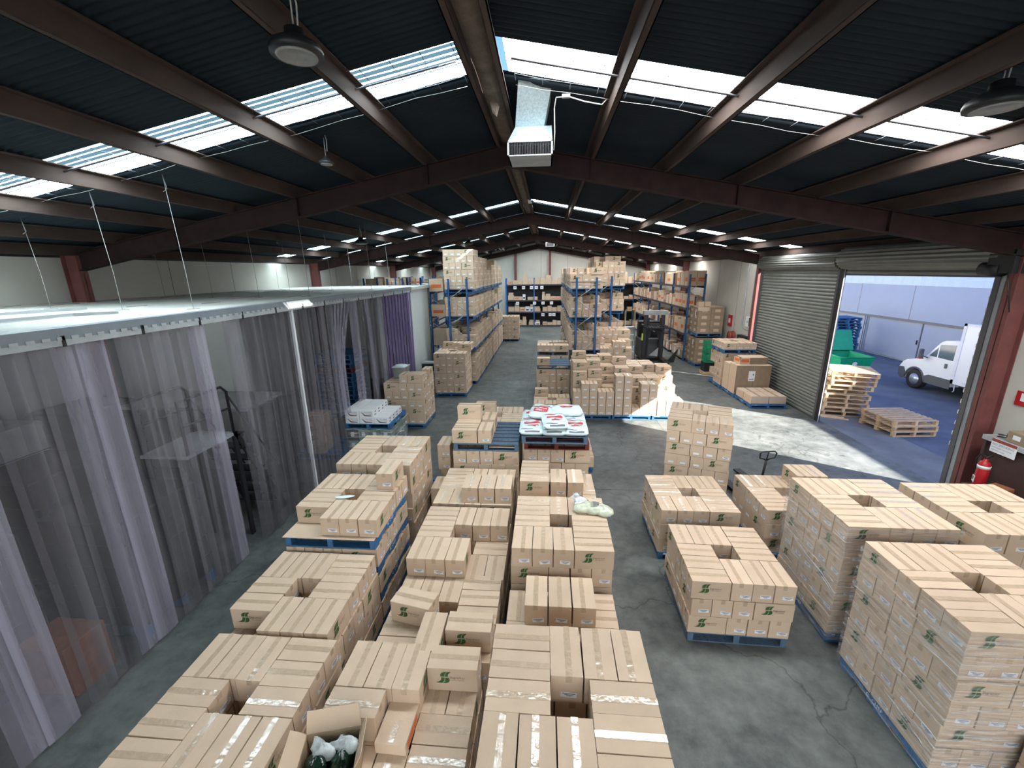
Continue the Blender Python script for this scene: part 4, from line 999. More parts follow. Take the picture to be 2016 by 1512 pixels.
# blue pallets stacked inside the opening
for k in range(15):
    make_pallet(-7.05+.02*math.sin(k*2),12.1+.02*math.cos(k*3),k*.142,'red' if k in (0,11) else 'blue','%s pallet from the floor of the stack inside the coolroom'%ORD[k],far=True,group='stacked pallets inside the coolroom')
stackbox=[]
for k in range(4):
    for i in range(2):
        o=link('carton',CM[(k+i)%4],None,(-5.75+.01*k,8.9+.25*i+.6,zl(k)),0); link('tape_strip',TM[k],o); link('shipping_label',LMP[k][0],o)
        tag(o,'carton behind the curtain edge by the opening, %s, %s'%(DOWN[3-k],('near','far')[i]),'carton','cartons behind the curtain edge')
make_pallet(-6.25,9.35,0,'blue','blue pallet under the cartons behind the curtain edge',far=True)
# ------------------------------------------------------------------ white cartons on bottled water pallet
wb=empty('water_pallet',(-5.0,9.55,0),0)
bb=MB(); r=random.Random(4)
for j in range(4):
    for i in range(4):
        for k in range(2):
            if i in(0,3) or j in (0,3): bb.box(.02+i*.285,.02+j*.285,.14+k*.30,.02+i*.285+.275,.02+j*.285+.275,.14+k*.30+.285,'water_case' if not(i==0 and j==0 and k==1) else 'dark_goods',b=.015)
for i in range(4):
    for k in range(2): bb.box(.12+i*.285,.0,.24+k*.3,.20+i*.285,.021,.36+k*.3,'sticker')
bb.build('bottle_cases',wb)
bb=MB(); 
for k in range(4): 
    z0=.16+k*.15; bb.box(-.012,-.012,z0,1.175,-.008,z0+.15,'wrap_film'); bb.box(1.172,-.012,z0,1.178,1.18,z0+.15,'wrap_film')
bb.tube([(1.18,.5,.5),(1.25,.7,.45),(1.22,.9,.2),(1.3,.8,.08)],.012,'bag_film',6); bb.build('stretch_film',wb)
for m_ in (PM['blue'][3],): link('base_pallet',m_,wb,(0,0,0))
tag(wb,'wrapped pallet of dark green bottle cases under the white cartons','pallet load')
make_pallet(-5.0,9.55,.745,'blue','blue pallet resting on the green bottle cases')
def white_carton():
    bb=MB(); l,w_,h=.36,.24,.17; bb.box(-l/2,-w_/2,0,l/2,w_/2,h,'white_paper',b=.004)
    for s_ in (-1,1):
        T=(rotz(0) if s_<0 else rotz(PI))@TR(0,-w_/2-.0008,0)@Matrix.Rotation(PI/2,4,'X')
        for tx,sz,x,y in (('CASCADE',.046,-.06,.105),('POWER',.044,.0,.065)):
            v,f=text_geo(tx,sz); bb.add([(a+x,c+y,d_) for a,c,d_ in v],f,'sticker_ink',T=T)
        bb.add([(-.13,.13,0),(-.115,.13,0),(-.03,.06,0),(.13,.045,0),(.13,.03,0),(-.05,.03,0)],[(0,5,4,3,2,1)],'grey_ink',T=T)
        bb.add([(-.03,.028,0),(.13,.028,0),(.13,.022,0),(-.03,.022,0)],[(0,3,2,1)],'red_ink',T=T)
    for s_ in (-1,1):
        T=rotz(PI/2*s_)@TR(0,-l/2-.0008,0)@Matrix.Rotation(PI/2,4,'X')
        bb.add([(-.03,.10,0),(.03,.10,0),(.05,.13,0),(-.01,.14,0)],[(3,2,1,0)],'grey_ink',T=T); bb.add([(-.05,.03,0),(.05,.03,0),(.05,.06,0),(-.05,.06,0)],[(3,2,1,0)],'sticker_ink',T=T)
    return bb.mesh('white_carton')
WC=white_carton(); k=0
for lay,cells in ((0,[(i,j) for i in range(3) for j in range(4)]),(1,[(0,0),(1,0),(0,1),(1,1),(0,2),(1,2),(1,3),(0,3)])):
    for (i,j) in cells:
        o=link('white_carton',WC,None,(-5.0+.20+i*.37,9.55+.13+j*.245,.885+lay*.172)); k+=1
        tag(o,'white carton, %s layer, %s row, %s from left, on the bottle pallet'%(('lower','upper')[lay],ORD[j],ORD[i]),'carton','white cartons left of the aisle')
# clear tub on the stack by the curtain opening
bb=MB(); bb.lathe([(.24,0),(.29,.33),(.31,.335),(.31,.36),(.28,.36),(.275,.33),(.225,.015),(.0,.015)],'clear_tub',4,T=rotz(PI/4),sx=1.0,sy=.85)
bb.lathe([(.0,.30),(.19,.31),(.20,.36),(.16,.40),(0,.41)],'clear_tub',12,sy=.8)
tag(bb.build('plastic_tub',loc=(-4.45,12.35,zl(5)+.001)),'translucent plastic tub with lid ajar standing on the cartons','tub')
# trolley
tr=empty('trolley',(-4.75,16.35,0))
for z in (.30,.98):
    bb=MB(); bb.box(-.3,-.25,z,.45,.25,z+.03,'gutter'); bb.box(-.3,-.25,z+.03,.45,-.24,z+.06,'gutter'); bb.build('shelf',tr)
for x in (-.28,.42):
    for y in (-.23,.22):
        bb=MB(); bb.box(x,y,.1,x+.025,y+.025,1.0,'steel_dark'); bb.lathe([(.045,-.012),(.045,.012)],'rubber',12,T=TR(x+.012,y+.012,.055)@Matrix.Rotation(PI/2,4,'Y')); bb.build('leg',tr)
bb=MB(); bb.box(-.28,-.24,.7,.42,.2,.95,'dark_goods'); bb.box(-.27,-.255,.84,-.2,-.24,.9,'white_paper'); bb.build('drawer',tr)
tag(tr,'grey two shelf trolley standing against the white coolroom wall','trolley')
# ------------------------------------------------------------------ right wall pallets and stacks
stackR=[]
def ind_carton(x,y,z,a,label,k=0):
    o=link('carton',CM[k%4],None,(x,y,z),math.radians(a)); link('tape_strip',TM[k%5],o); link('shipping_label',LMP[k%6][0 if (a<45) else (0)],o); tag(o,label,'carton','cartons by the closed roller door'); return o
make_pallet(6.75,13.93,0,'blue','blue pallet with low flat boxes before the closed roller door',group='pallets by the closed roller door')
make_pallet(6.72,15.12,0,'blue','blue pallet with tall dark boxes before the closed roller door',group='pallets by the closed roller door')
make_pallet(6.70,16.35,0,'blue','rear blue pallet of the row before the closed roller door',group='pallets by the closed roller door')
def plain(x,y,z,l,w_,h,a,label,me): return sbox(x,y,z,l,w_,h,a,label,me,'plain boxes by the closed roller door')
sb=MB(); sb.box(-.5,-.5,0,.5,.5,1,'cardboard',b=.008); sb.box(-.09,-.5,1,.07,.5,1.006,'tape'); sb.box(-.5,-.503,.0,.5,-.5,.06,'cardboard_dark'); SBP=sb.mesh('plain_box')
plain(7.05,14.22,.14,.56,.54,.26,0,'low flat box at the front left of the pallet by the closed roller door',SBP)
plain(7.62,14.22,.14,.54,.54,.26,0,'low flat box at the front right of the pallet by the closed roller door',SBP)
plain(7.05,14.80,.14,.56,.54,.26,0,'low flat box at the back left of the pallet by the closed roller door',SBP)
plain(7.62,14.80,.14,.54,.54,.26,0,'low flat box at the back right of the pallet by the closed roller door',SBP)
sb=MB(); sb.box(-.5,-.5,0,.5,.5,1,'cardboard_dark',b=.008); sb.box(-.5,-.5,.995,.5,.5,1.003,'cardboard'); sb.box(-.5035,-.5,0,-.5,.5,1,'cardboard'); sb.box(-.5,-.08,1,.5,.08,1.006,'tape')
SBT=sb.mesh('tall_box')
plain(7.02,15.42,.14,.60,.56,1.04,0,'tall dark box at left with a pale printed sheet, by the roller door',SBT)
plain(7.62,15.42,.14,.58,.56,1.04,0,'tall dark box at right, by the closed roller door',SBT)
plain(6.98,15.98,.14,.52,.50,.98,0,'tall plain box behind the dark boxes, by the closed roller door',SBP)
bb=MB(); bb.box(0,-.004,0,.22,0,.36,'white_paper'); bb.box(.03,-.006,.05,.19,-.004,.08,'sticker_ink'); bb.box(.14,-.006,.2,.18,-.004,.26,'sticker_ink')
tag(bb.build('printed_sheet',loc=(7.15,15.134,.62)),'white printed sheet taped to the tall dark box','sign')
bo=empty('open_box',(7.35,15.55,1.185),.04)
bb=MB(); l,w_,h,t=.95,.5,.24,.006
bb.box(-l/2,-w_/2,0,l/2,w_/2,t,'cardboard_inner')
for q in ((-l/2,-w_/2,l/2,-w_/2+t),(-l/2,w_/2-t,l/2,w_/2),(-l/2,-w_/2,-l/2+t,w_/2),(l/2-t,-w_/2,l/2,w_/2)): bb.box(q[0],q[1],0,q[2],q[3],h,'cardboard_dark')
bb.box(-l/2+.05,-w_/2,h,l/2,w_/2,h+.006,'cardboard'); bb.build('box_body',bo)
bb=MB(); bb.prism([(-.25,0),(.25,0),(.22,.22),(-.12,.26)],'x',-l/2-.012,-l/2-.004,'cardboard'); bb.box(-l/2-.014,-.16,.08,-l/2-.012,.16,.19,'orange_ink'); bb.build('end_flap',bo)
bb=MB(); bb.box(-l/2,-w_/2-.004,.0,-l/2+.32,-w_/2,h,'cardboard'); bb.box(-l/2+.02,-w_/2-.006,.08,-l/2+.29,-w_/2-.004,.19,'orange_ink'); bb.build('printed_side',bo)
tag(bo,'long opened box with orange print lying on the tall dark boxes','box')
for lay in range(5):
    for (cx,cy,a,desc,key) in (CP if lay%2 else CQ):
        if key[0] in 'FL' or lay==4: ind_carton(6.70+cx,16.35+cy,zl(lay),a,'carton %s, layer %d up, stack beside closed roller door'%(desc.replace(', ',' '),lay+1),lay+key[1])
bb=MB(); bb.box(.46,.46,0,1.185,1.185,1.24,'cardboard'); tag(bb.build('carton_core',loc=(6.70,16.35,.14)),'hidden inner cartons of the stack beside the closed roller door','carton',None,'stuff')
make_pallet(6.66,16.3,zl(5),'blue','bright blue pallet on top of the carton stack by the roller door',group='pallets by the closed roller door')
for (cx,cy,a,desc,key) in CQ: ind_carton(6.68+cx,16.32+cy,zl(5)+.142,a,'carton %s above the bright blue pallet by roller door'%desc.replace(', ',' '),key[1])
# dark wrapped box pallets in front of the right wall rack
for lv,z0 in enumerate((0,1.42)):
    make_pallet(7.0,20.35,z0,'blue','%s blue pallet of the dark box tower before the right wall rack'%('lower','upper')[lv],far=False,group='pallets of the dark box tower')
    for k in range(4 if lv==1 else 4):
        for i in range(2):
            for j in range(2):
                sb_=MB()
                o=sbox(7.0+.30+i*.585,20.35+.30+j*.585,z0+.142+k*.30,.575,.575,.296,0,'dark box with pale patches, %s tower half, layer %d, %s %s'%(('lower','upper')[lv],k+1,('front','back')[j],('left','right')[i]),SBD,'dark boxes of the tower by the right wall')
bb=MB(); bb.box(0,0,0,1.2,1.2,.012,'cardboard'); bb.box(-.01,-.01,-.16,.5,-.004,.01,'cardboard'); tag(bb.build('slip_sheet',loc=(6.985,20.335,2.768)),'brown cardboard cover sheet on top of the dark box tower','sheet')
for i,(x,z) in enumerate(((6.992,2.35),(6.992,1.0))):
    bb=MB(); bb.box(-.004,0,0,0,.1,.26,'white_paper'); tag(bb.build('label_sheet',loc=(x,20.6,z)),'white sheet on the left side of the dark box tower, %s one'%('upper','lower')[i],'sign')
for i in range(2): sbox(7.25+.3*i,20.9,2.785,.27,.27,.22,0,'small pale box on top of the dark box tower, %s'%('left','right')[i],SBM,'small boxes on the dark tower')
# green crates
def crate(z,mt,label):
    bb=MB(); l=.42; h=.30
    for a in range(4):
        T=rotz(a*PI/2)
        for k in range(6): x=-l/2+k*l/5; bb.box(x-.012,-l/2,0,x+.012,-l/2+.012,h,mt,T=T)
        for zz in (.0,.09,.18,.27): bb.box(-l/2,-l/2-.002,zz,l/2,-l/2+.016,zz+.026,mt,T=T)
    bb.box(-l/2+.01,-l/2+.01,0,l/2-.01,l/2-.01,.012,mt)
    return tag(bb.build('plastic_crate',loc=(7.12,18.85,z)),label,'crate','stacked plastic crates by the right wall')
bb=MB(); bb.box(-.25,-.25,0,.25,.25,.13,'pallet_wood'); bb.box(-.23,-.23,.13,.23,.23,.55,'black',b=.02); tag(bb.build('black_bin',loc=(7.12,18.85,0)),'black bin on a small wooden block under the green crates','bin')
for k in range(3): crate(.55+k*.31,'green_plastic','%s green plastic crate of the stack by the right wall'%('lowest','middle','top')[k])
# forklift (reach truck mast seen from the front) and step ladder
fk=empty('forklift',(5.3,21.3,0),.0)
for s_ in (-1,1):
    bb=MB(); bb.box(s_*.42-.08,0,.05,s_*.42+.08,.16,2.4,'steel_dark'); bb.box(s_*.30-.04,-.05,.3,s_*.30+.04,.08,2.2,'black'); bb.build('mast_rail',fk)
    bb=MB(); bb.box(s_*.46-.11,-1.0,.03,s_*.46+.11,.2,.20,'steel_dark'); bb.lathe([(.15,-.05),(.15,.05)],'rubber',16,T=TR(s_*.46,-.85,.15)@Matrix.Rotation(PI/2,4,'Y')); bb.build('support_leg',fk)
    bb=MB(); bb.box(s_*.22-.05,-.95,1.62,s_*.22+.05,.0,1.66,'steel_dark'); bb.box(s_*.22-.05,-.04,1.2,s_*.22+.05,0,1.7,'steel_dark'); bb.build('fork',fk)
bb=MB(); bb.box(-.55,-.05,2.35,.62,.25,2.55,'gutter',b=.01); bb.box(-.4,.02,1.5,.4,.1,1.9,'black'); bb.build('mast_top',fk)
bb=MB(); bb.box(-.55,.35,.1,.6,1.6,1.1,'truck_grey',b=.05); bb.box(-.5,1.1,1.1,.55,1.6,1.9,'black',b=.03); bb.build('chassis',fk)
bb=MB(); 
for a in range(8): bb.box(-.5+a*.14,-.85,1.80,-.44+a*.14,.6,1.83,'steel_dark')
for y in (-.85,-.15,.55): bb.box(-.52,y,1.79,.62,y+.05,1.84,'steel_dark')
bb.build('load_guard',fk)
bb=MB(); bb.box(-.60,-.07,1.1,-.53,-.055,1.45,'yellow_green'); bb.prism([(-.2,.35),(.25,.75),(.22,.3)],'y',-.1,-.09,'gutter'); bb.prism([(.55,.1),(1.05,.75),(.9,.1)],'y',-.6,-.5,'black'); bb.build('marker_strip',fk)
tag(fk,'dark forklift parked with its mast towards the camera, beyond the cartons','forklift')
ld=empty('step_ladder',(4.12,22.3,0),.0)
for s_ in (0,1):
    bb=MB(); bb.tube([(s_*.52,0,0),(s_*.48,.25,1.55),(s_*.48,.3,2.5)],.02,'alu',6); bb.build('front_leg',ld)
    bb=MB(); bb.tube([(s_*.56-.02,.9,0),(s_*.48,.35,1.55)],.018,'alu',6); bb.build('rear_leg',ld)
for k in range(5):
    bb=MB(); z=.3+k*.3; bb.box(.0,.02+z*.16,z-.02,.52,.14+z*.16,z,'alu'); bb.build('tread',ld)
bb=MB(); bb.box(-.02,.2,1.55,.54,.6,1.6,'alu'); bb.build('platform',ld)
bb=MB(); bb.tube([(0,.3,2.5),(.48,.3,2.5)],.02,'yellow',6); bb.tube([(0,.3,2.5),(0,.6,2.3),(0,.6,1.6)],.018,'yellow',6); bb.tube([(.48,.3,2.5),(.48,.6,2.3),(.48,.6,1.6)],.018,'yellow',6); bb.build('guard_rail',ld)
tag(ld,'aluminium platform step ladder with yellow rail left of the forklift','ladder')
# wall fittings near the closed door
bb=MB(); bb.box(-.06,-.17,-.25,0,.17,.25,'fire_red'); bb.box(-.062,-.10,-.1,-.06,.10,.1,'white_paper'); tag(bb.build('fire_sign',loc=(8.39,20.1,2.2)),'small red fire sign on the cream right wall','sign')
bb=MB(); bb.box(-.08,-.28,-.2,0,.28,.2,'white_paper'); v,f=text_geo('EXIT',.13); bb.add(v,f,'green_ink',T=TR(-.081,.18,-.05)@rotz(-PI/2)@Matrix.Rotation(PI/2,4,'X')); bb.box(-.081,-.26,-.18,-.08,-.02,.18,'green_ink')
tag(bb.build('exit_sign',loc=(8.39,18.2,2.35)),'green and white exit sign box beside the closed roller door','sign')
bb=MB(); bb.tube([(8.37,18.9,4.8),(8.37,18.9,2.1),(8.37,18.6,2.0),(8.37,18.1,2.0),(8.37,18.1,1.2)],.025,'gutter',6); bb.tube([(8.37,18.25,4.8),(8.37,18.25,2.55)],.02,'gutter',6); tag(bb.build('conduit'),'grey conduit running down the cream right wall','pipe')
bb=MB(); bb.box(-.2,-.5,0,.0,.5,.5,'dark_goods'); bb.box(-.21,-.3,.1,-.2,.3,.4,'gutter'); tag(bb.build('switchboard',loc=(8.38,18.3,1.25)),'dark metal cabinet low on the right wall by the exit sign','cabinet')
bb=MB(); bb.lathe([(.02,0),(.24,.0),(.24,.03),(.18,.04),(.18,.14),(.24,.15),(.24,.18),(.02,.18)],'red_plastic',20,T=Matrix.Rotation(-PI/2,4,'Y')); tag(bb.build('hose_reel',loc=(8.36,19.6,1.55)),'round dark red hose reel on the right wall','hose reel')
# ------------------------------------------------------------------ bench corner by the near column
bn=empty('wall_bench',(8.06,5.4,0))
bb=MB(); bb.box(0,0,1.44,.33,2.55,1.48,'gutter'); bb.box(-.01,0,1.40,.0,2.55,1.485,'gutter'); bb.build('bench_top',bn)
bb=MB(); bb.box(.05,0,.0,.33,2.5,1.36,'bench_brown'); bb.build('front_panel',bn)
for y in (.02,2.47):
    bb=MB(); bb.box(0,y,0,.05,y+.05,1.44,'bench_brown'); bb.build('leg',bn)
tag(bn,'high narrow brown bench with grey top along the wall by the near column','bench')
bb=MB(); bb.box(-.008,-.21,-.12,0,.21,.13,'white_paper'); bb.box(-.010,-.21,.075,-.008,.21,.13,'red_plastic')
for tx,sz,y,z in (('NO SMOKING',.058,.19,.015),('AUTHORISED PERSONNEL',.029,.19,-.035),('KEEP AREA CLEAR',.029,.19,-.085)):
    v,f=text_geo(tx,sz); bb.add(v,f,'sticker_ink',T=TR(-.010,y,z)@rotz(-PI/2)@Matrix.Rotation(PI/2,4,'X'))
tag(bb.build('no_smoking_sign',loc=(8.045,7.55,1.36)),'white NO SMOKING sign with red band on the bench front','sign')
bb=MB(); bb.box(-.012,-.14,-.13,0,.14,.13,'fire_red'); bb.box(-.014,-.06,-.04,-.012,.06,.10,'white_paper')
tag(bb.build('fire_sign',loc=(8.39,7.78,2.2)),'red framed fire extinguisher sign on the wall above the bench','sign')
fe=empty('fire_extinguisher',(7.93,7.66,.57))
bb=MB(); bb.lathe([(.0,0),(.08,.0),(.088,.02),(.088,.42),(.07,.48),(.03,.51),(.03,.54),(.0,.54)],'fire_red',24); bb.build('cylinder',fe)
bb=MB(); bb.lathe([(.0895,.36),(.0895,.42)],'white_paper',24); bb.build('band',fe)
bb=MB(); T=rotz(-PI/2-.5); bb.box(-.05,-.0925,.08,.04,-.086,.2,'white_paper',T=T); bb.box(-.03,-.094,.12,.01,-.0925,.18,'green_ink',T=T); bb.build('instruction_label',fe)
bb=MB(); bb.tube([(0,0,.54),(.02,0,.58),(.1,0,.6)],.012,'black',6); bb.tube([(.02,0,.56),(.0,.1,.6),(-.02,.14,.5),(0.0,.12,.2)],.011,'black',6); bb.build('valve_hose',fe)
tag(fe,'red fire extinguisher with white band standing beside the near column','fire extinguisher')
bb=MB(); bb.box(-.16,-.15,-.04,.1,.15,.0,'bench_brown'); bb.box(-.14,-.13,-.57,.08,.13,-.04,'bench_brown'); tag(bb.build('stand',loc=(7.93,7.66,.57)),'brown stand under the fire extinguisher','stand')
bb=MB(); bb.box(-.13,-.17,0,.13,.17,.20,'cardboard_dark',b=.01); bb.box(-.134,-.05,.07,-.13,.07,.15,'white_paper'); tag(bb.build('storage_box',loc=(8.24,7.45,1.482)),'brown box with white label on the wall bench','box')
bb=MB(); 
bb.tube([(.06*math.cos(a*.5),.06*math.sin(a*.5),.01+.003*a) for a in range(26)],.007,'black',5); tag(bb.build('cable_coil',loc=(8.18,7.75,1.482)),'coil of black cable on the wall bench','cable')
bb=MB(); bb.box(-.12,-.13,0,.12,.13,.26,'orange_box',b=.01); tag(bb.build('storage_box',loc=(7.86,7.25,.52),rz=.3),'orange brown box beside the fire extinguisher','box')
bb=MB(); bb.box(-.14,-.16,0,.14,.16,.52,'bench_brown'); tag(bb.build('stand',loc=(7.86,7.25,0),rz=.3),'brown block under the orange brown box','stand')
bb=MB(); bb.lathe([(.0,0),(.08,0),(.08,.26),(.07,.28),(0,.28)],'white_paper',18); tag(bb.build('paper_roll',loc=(8.2,7.08,1.482)),'white paper roll standing on the wall bench','roll')
bb=MB(); bb.box(-.02,-.12,0,0,.12,.42,'bag_film'); tag(bb.build('hanging_sleeve',loc=(8.385,7.5,1.85)),'clear plastic sleeve hanging on the wall above the bench','sleeve')
# ------------------------------------------------------------------ duct, lamps
dc=empty('roof_duct',(-.32,6.35,0))
def frust(bb,q0,q1,mt):
    # q = (x0,x1,yfront,yback,z)
    vs=[(q0[0],q0[2],q0[4]),(q0[1],q0[2],q0[4]),(q0[1],q0[3],q0[4]),(q0[0],q0[3],q0[4]),(q1[0],q1[2],q1[4]),(q1[1],q1[2],q1[4]),(q1[1],q1[3],q1[4]),(q1[0],q1[3],q1[4])]
    bb.add(vs,[(0,1,5,4),(1,2,6,5),(2,3,7,6),(3,0,4,7)],mt)
bb=MB(); frust(bb,(-.12,.27,.02,.42,6.38),(-.05,.38,-.36,.05,6.80),'galvanised'); bb.build('duct_neck',dc)
bb=MB(); frust(bb,(-.21,.38,-.16,.45,6.16),(-.12,.37,.02,.42,6.38),'galvanised'); bb.build('duct_collar',dc)
bb=MB(); bb.add([(-.12,.02,6.38),(.27,.02,6.38),(.37,.02,6.38)],[],'galvanised'); 
for q in ((-.215,-.17,-.195,.45),(.365,-.17,.385,.45)): bb.box(q[0],q[1],5.98,q[2],q[3],6.16,'gutter')
bb.box(-.215,-.17,5.98,.385,.45,5.995,'gutter'); bb.box(-.215,-.17,6.145,.385,.45,6.16,'gutter')
for k in range(26): x=-.19+k*.0215; bb.box(x,-.155,5.995,x+.007,-.13,6.145,'steel_dark')
bb.box(-.2,.0,5.99,.37,.01,6.15,'black'); bb.build('grille',dc)
tag(dc,'galvanised air duct with grille hanging under the roof ridge','duct')
bb=MB(); bb.tube([(.08,6.25,6.05),(.09,6.22,6.25),(.08,6.12,6.5),(.10,6.06,6.60),(.25,6.02,6.59),(.45,6.0,6.52),(.66,5.98,6.47),(.72,5.95,6.52)],.008,'cable_white',6); bb.box(.17,5.99,6.575,.27,6.04,6.61,'cable_white'); tag(bb.build('power_cable'),'white power cable looping from the duct to a purlin','cable')
def highbay(x,y,z,r,label):
    h=empty('high_bay_lamp',(x,y,z)); g=r/.17
    bb=MB(); bb.lathe([(r,0),(r*1.02,.03*g),(r*.95,.06*g),(r*.55,.10*g),(r*.38,.11*g),(r*.36,.155*g),(r*.25,.165*g),(0,.165*g)],'black',32); bb.build('housing',h)
    bb=MB(); bb.lathe([(0,-.005),(r*.62,-.003),(r*.66,-.012),(r*.78,-.012),(r*.8,.0)],'lens',32); bb.build('lens',h)
    bb=MB(); bb.tube([(0,0,.16*g),(0,0,max(.2,roofz(x)-z-.03))],.006,'chain',5); bb.tube([(.03,0,.16),(.04,0,.3),(.0,.02,.42)],.006,'cable_white',5); bb.build('chain',h)
    return tag(h,label,'lamp','high bay lamps')
highbay(-1.72,3.25,5.95,.17,'black round high bay lamp at upper left of the ridge')
highbay(3.55,4.1,5.70,.2,'black high bay lamp at the right edge of the ceiling')
highbay(-3.15,6.4,6.02,.10,'small lamp on the left slope before the first rafter')
for i,(x,y) in enumerate(((-3.6,20.3),(2.9,20.8),(-3.2,29.0),(2.4,28.2),(-5.6,13.0))): highbay(x,y,roofz(x)-.55,.2,'far high bay lamp under the roof, %s'%('left of the ridge, second bay','right of the ridge, second bay','left of the ridge, back bay','right of the ridge, back bay','over the coolroom edge')[i])
for i,(x,y) in enumerate(((.2,30.8),)):
    bb=MB(); bb.box(-.3,-.2,-.35,.3,.25,0,'galvanised'); bb.box(-.25,-.21,-.33,.25,-.2,-.1,'steel_dark'); tag(bb.build('roof_duct',loc=(x,y,roofz(x)-.2)),'small distant galvanised duct at the far end of the ridge','duct')
bb=MB(); bb.box(-.05,-.25,-.05,.05,.25,0,'white_paper'); tag(bb.build('batten_lamp',loc=(-.55,14.2,ZR-.22)),'short white box fixed to the ridge beyond the first rafter','lamp')
# ------------------------------------------------------------------ outside
bb=MB(); XO=17.4
bb.box(XO,-14,1.95,XO+.3,60,3.62,'facade'); bb.box(XO+.08,-14,0,XO+.3,60,1.95,'facade')
for y in (-10,-6.5,-3,.5,4,7.5,11,14.5,18.3,21.9,25.4,29,32,36,40): bb.box(XO-.003,y-.015,1.95,XO,y+.015,3.6,'joint')
bb.box(XO-.06,-14,1.90,XO+.1,60,2.0,'joint')
bb.build('facade_wall_tmp'); o=bpy.data.objects['facade_wall_tmp']; o.name='opposite_building'
tag(o,'pale grey warehouse across the yard, its concrete front behind the truck','building')
vs=[];fs=[]; n=500
for i in range(n+1):
    y=-14+74*i/n; x=XO-.05+.03*math.sin(i*PI*.5*2/1.0*.5) ; vs+=[(x,y,3.6),(x,y,6.85)]
for i in range(n): a=2*i; fs.append((a,a+1,a+3,a+2))
cb=MB(); cb.add(vs,fs,'cladding'); cb.box(XO-.12,-14,6.8,XO+6,60,6.88,'cladding'); cb.build('wall_cladding',o)
for i,(y0,y1) in enumerate(((18.4,21.0),(21.05,24.4),(12.0,17.0))):
    db=MB(); db.box(XO+.02,y0,.05,XO+.09,y1,1.9,'facade'); db.box(XO+.01,y0,.05,XO+.02,y0+.04,1.9,'joint'); db.box(XO-.02,y0+.1,.9,XO+.02,y0+.14,1.1,'black'); db.build('sliding_door',o)
for k in range(10): 
    bb=MB()
db=MB()
for y in (24.5,24.62): db.box(XO-.08,y,0,XO-.02,y+.05,1.95,'gutter')
db.build('door_track',o)
# truck
TX=13.9
tk=empty('delivery_truck',(TX,15.2,0))
def P2(pts): return [(y,z) for y,z in pts]
bb=MB(); prof=[(2.12,.30),(2.20,.42),(2.22,.72),(2.10,.92),(1.95,1.02),(1.45,1.16),(1.20,1.25),(.72,1.86),(.55,1.96),(.05,2.02),(.02,.42),(.6,.36),(1.05,.36),(1.1,.55),(1.25,.75),(1.5,.80),(1.72,.72),(1.85,.5),(1.87,.34)]
bb.prism(prof,'x',0,1.9,'truck_white'); bb.build('cab',tk)
gl=MB(); gl.prism([(.12,1.32),(1.05,1.34),(.98,1.42),(.66,1.80),(.12,1.86)],'x',-.006,0,'glass'); gl.box(-.009,.70,1.33,-.006,.74,1.80,'truck_white'); gl.add([(.1,1.17,1.27),(1.8,1.17,1.27),(1.7,.74,1.84),(.2,.74,1.84)],[(0,1,2,3)],'glass',T=TR(0,.02,.012)); gl.build('window',tk)
gr=MB(); gr.prism([(2.10,.28),(2.23,.40),(2.25,.70),(2.0,.72),(1.88,.5),(1.88,.3)],'x',-.008,1.91,'truck_grey'); gr.prism([(.02,.34),(1.07,.34),(1.12,.56),(.9,.66),(.02,.66)],'x',-.010,0,'truck_grey'); gr.build('bumper_sill',tk)
arc=MB(); arc.tube([(-.0,1.48+.42*math.cos(a),.36+.44*math.sin(a)) for a in [PI*k/10 for k in range(11)]],.035,'truck_grey',6); arc.build('wheel_arch',tk)
hd=MB(); hd.box(-.03,.28,1.02,-.006,.36,1.18,'truck_grey'); hd.tube([(-.008,1.26,.6),(-.008,1.26,.75)],.004,'truck_grey',4); hd.build('door_handle',tk)
mr=MB(); mr.box(-.26,1.12,1.22,-.12,1.24,1.56,'truck_grey',b=.03); mr.tube([(-.13,1.16,1.3),(0,1.1,1.25)],.02,'truck_grey',6); mr.box(-.262,1.12,1.2,-.12,1.25,1.24,'red_plastic'); mr.build('wing_mirror',tk)
for (x,y,nm) in ((.12,1.48,''),(1.78,1.48,''),(.15,-3.0,''),(1.85,-3.0,'')):
    wh=MB(); T=TR(x,y,.36)@Matrix.Rotation(PI/2,4,'Y'); wh.lathe([(.20,-.11),(.34,-.12),(.36,-.08),(.36,.08),(.34,.12),(.20,.11)],'rubber',28,T=T); wh.lathe([(.0,-.07),(.08,-.10),(.11,-.05),(.19,-.07),(.21,-.115)],'alu',20,T=T); 
    wh.build('wheel',tk)
bx=MB(); bx.box(-.12,-5.3,.62,2.1,-.12,2.62,'truck_white'); bx.build('cargo_box',tk)
tr_=MB(); tr_.box(-.135,-5.32,.60,-.115,-.10,.74,'paint_white'); tr_.box(-.135,-.20,.6,-.115,-.10,2.64,'paint_white'); tr_.box(-.135,-5.32,2.56,-.115,-.1,2.64,'paint_white'); tr_.build('edge_trim',tk)
ch=MB(); ch.box(.3,-5.2,.42,1.6,.1,.6,'truck_grey'); ch.box(.1,-2.2,.3,.4,-1.0,.58,'truck_grey'); ch.tube([(-.05,-.2,.6),(-.05,-.22,.35),(-.02,-.15,.3)],.015,'paint_white',5); ch.build('chassis',tk)
bpy.context.view_layer.update()
tag(tk,'white box body delivery truck parked in the yard, cab facing left','truck')
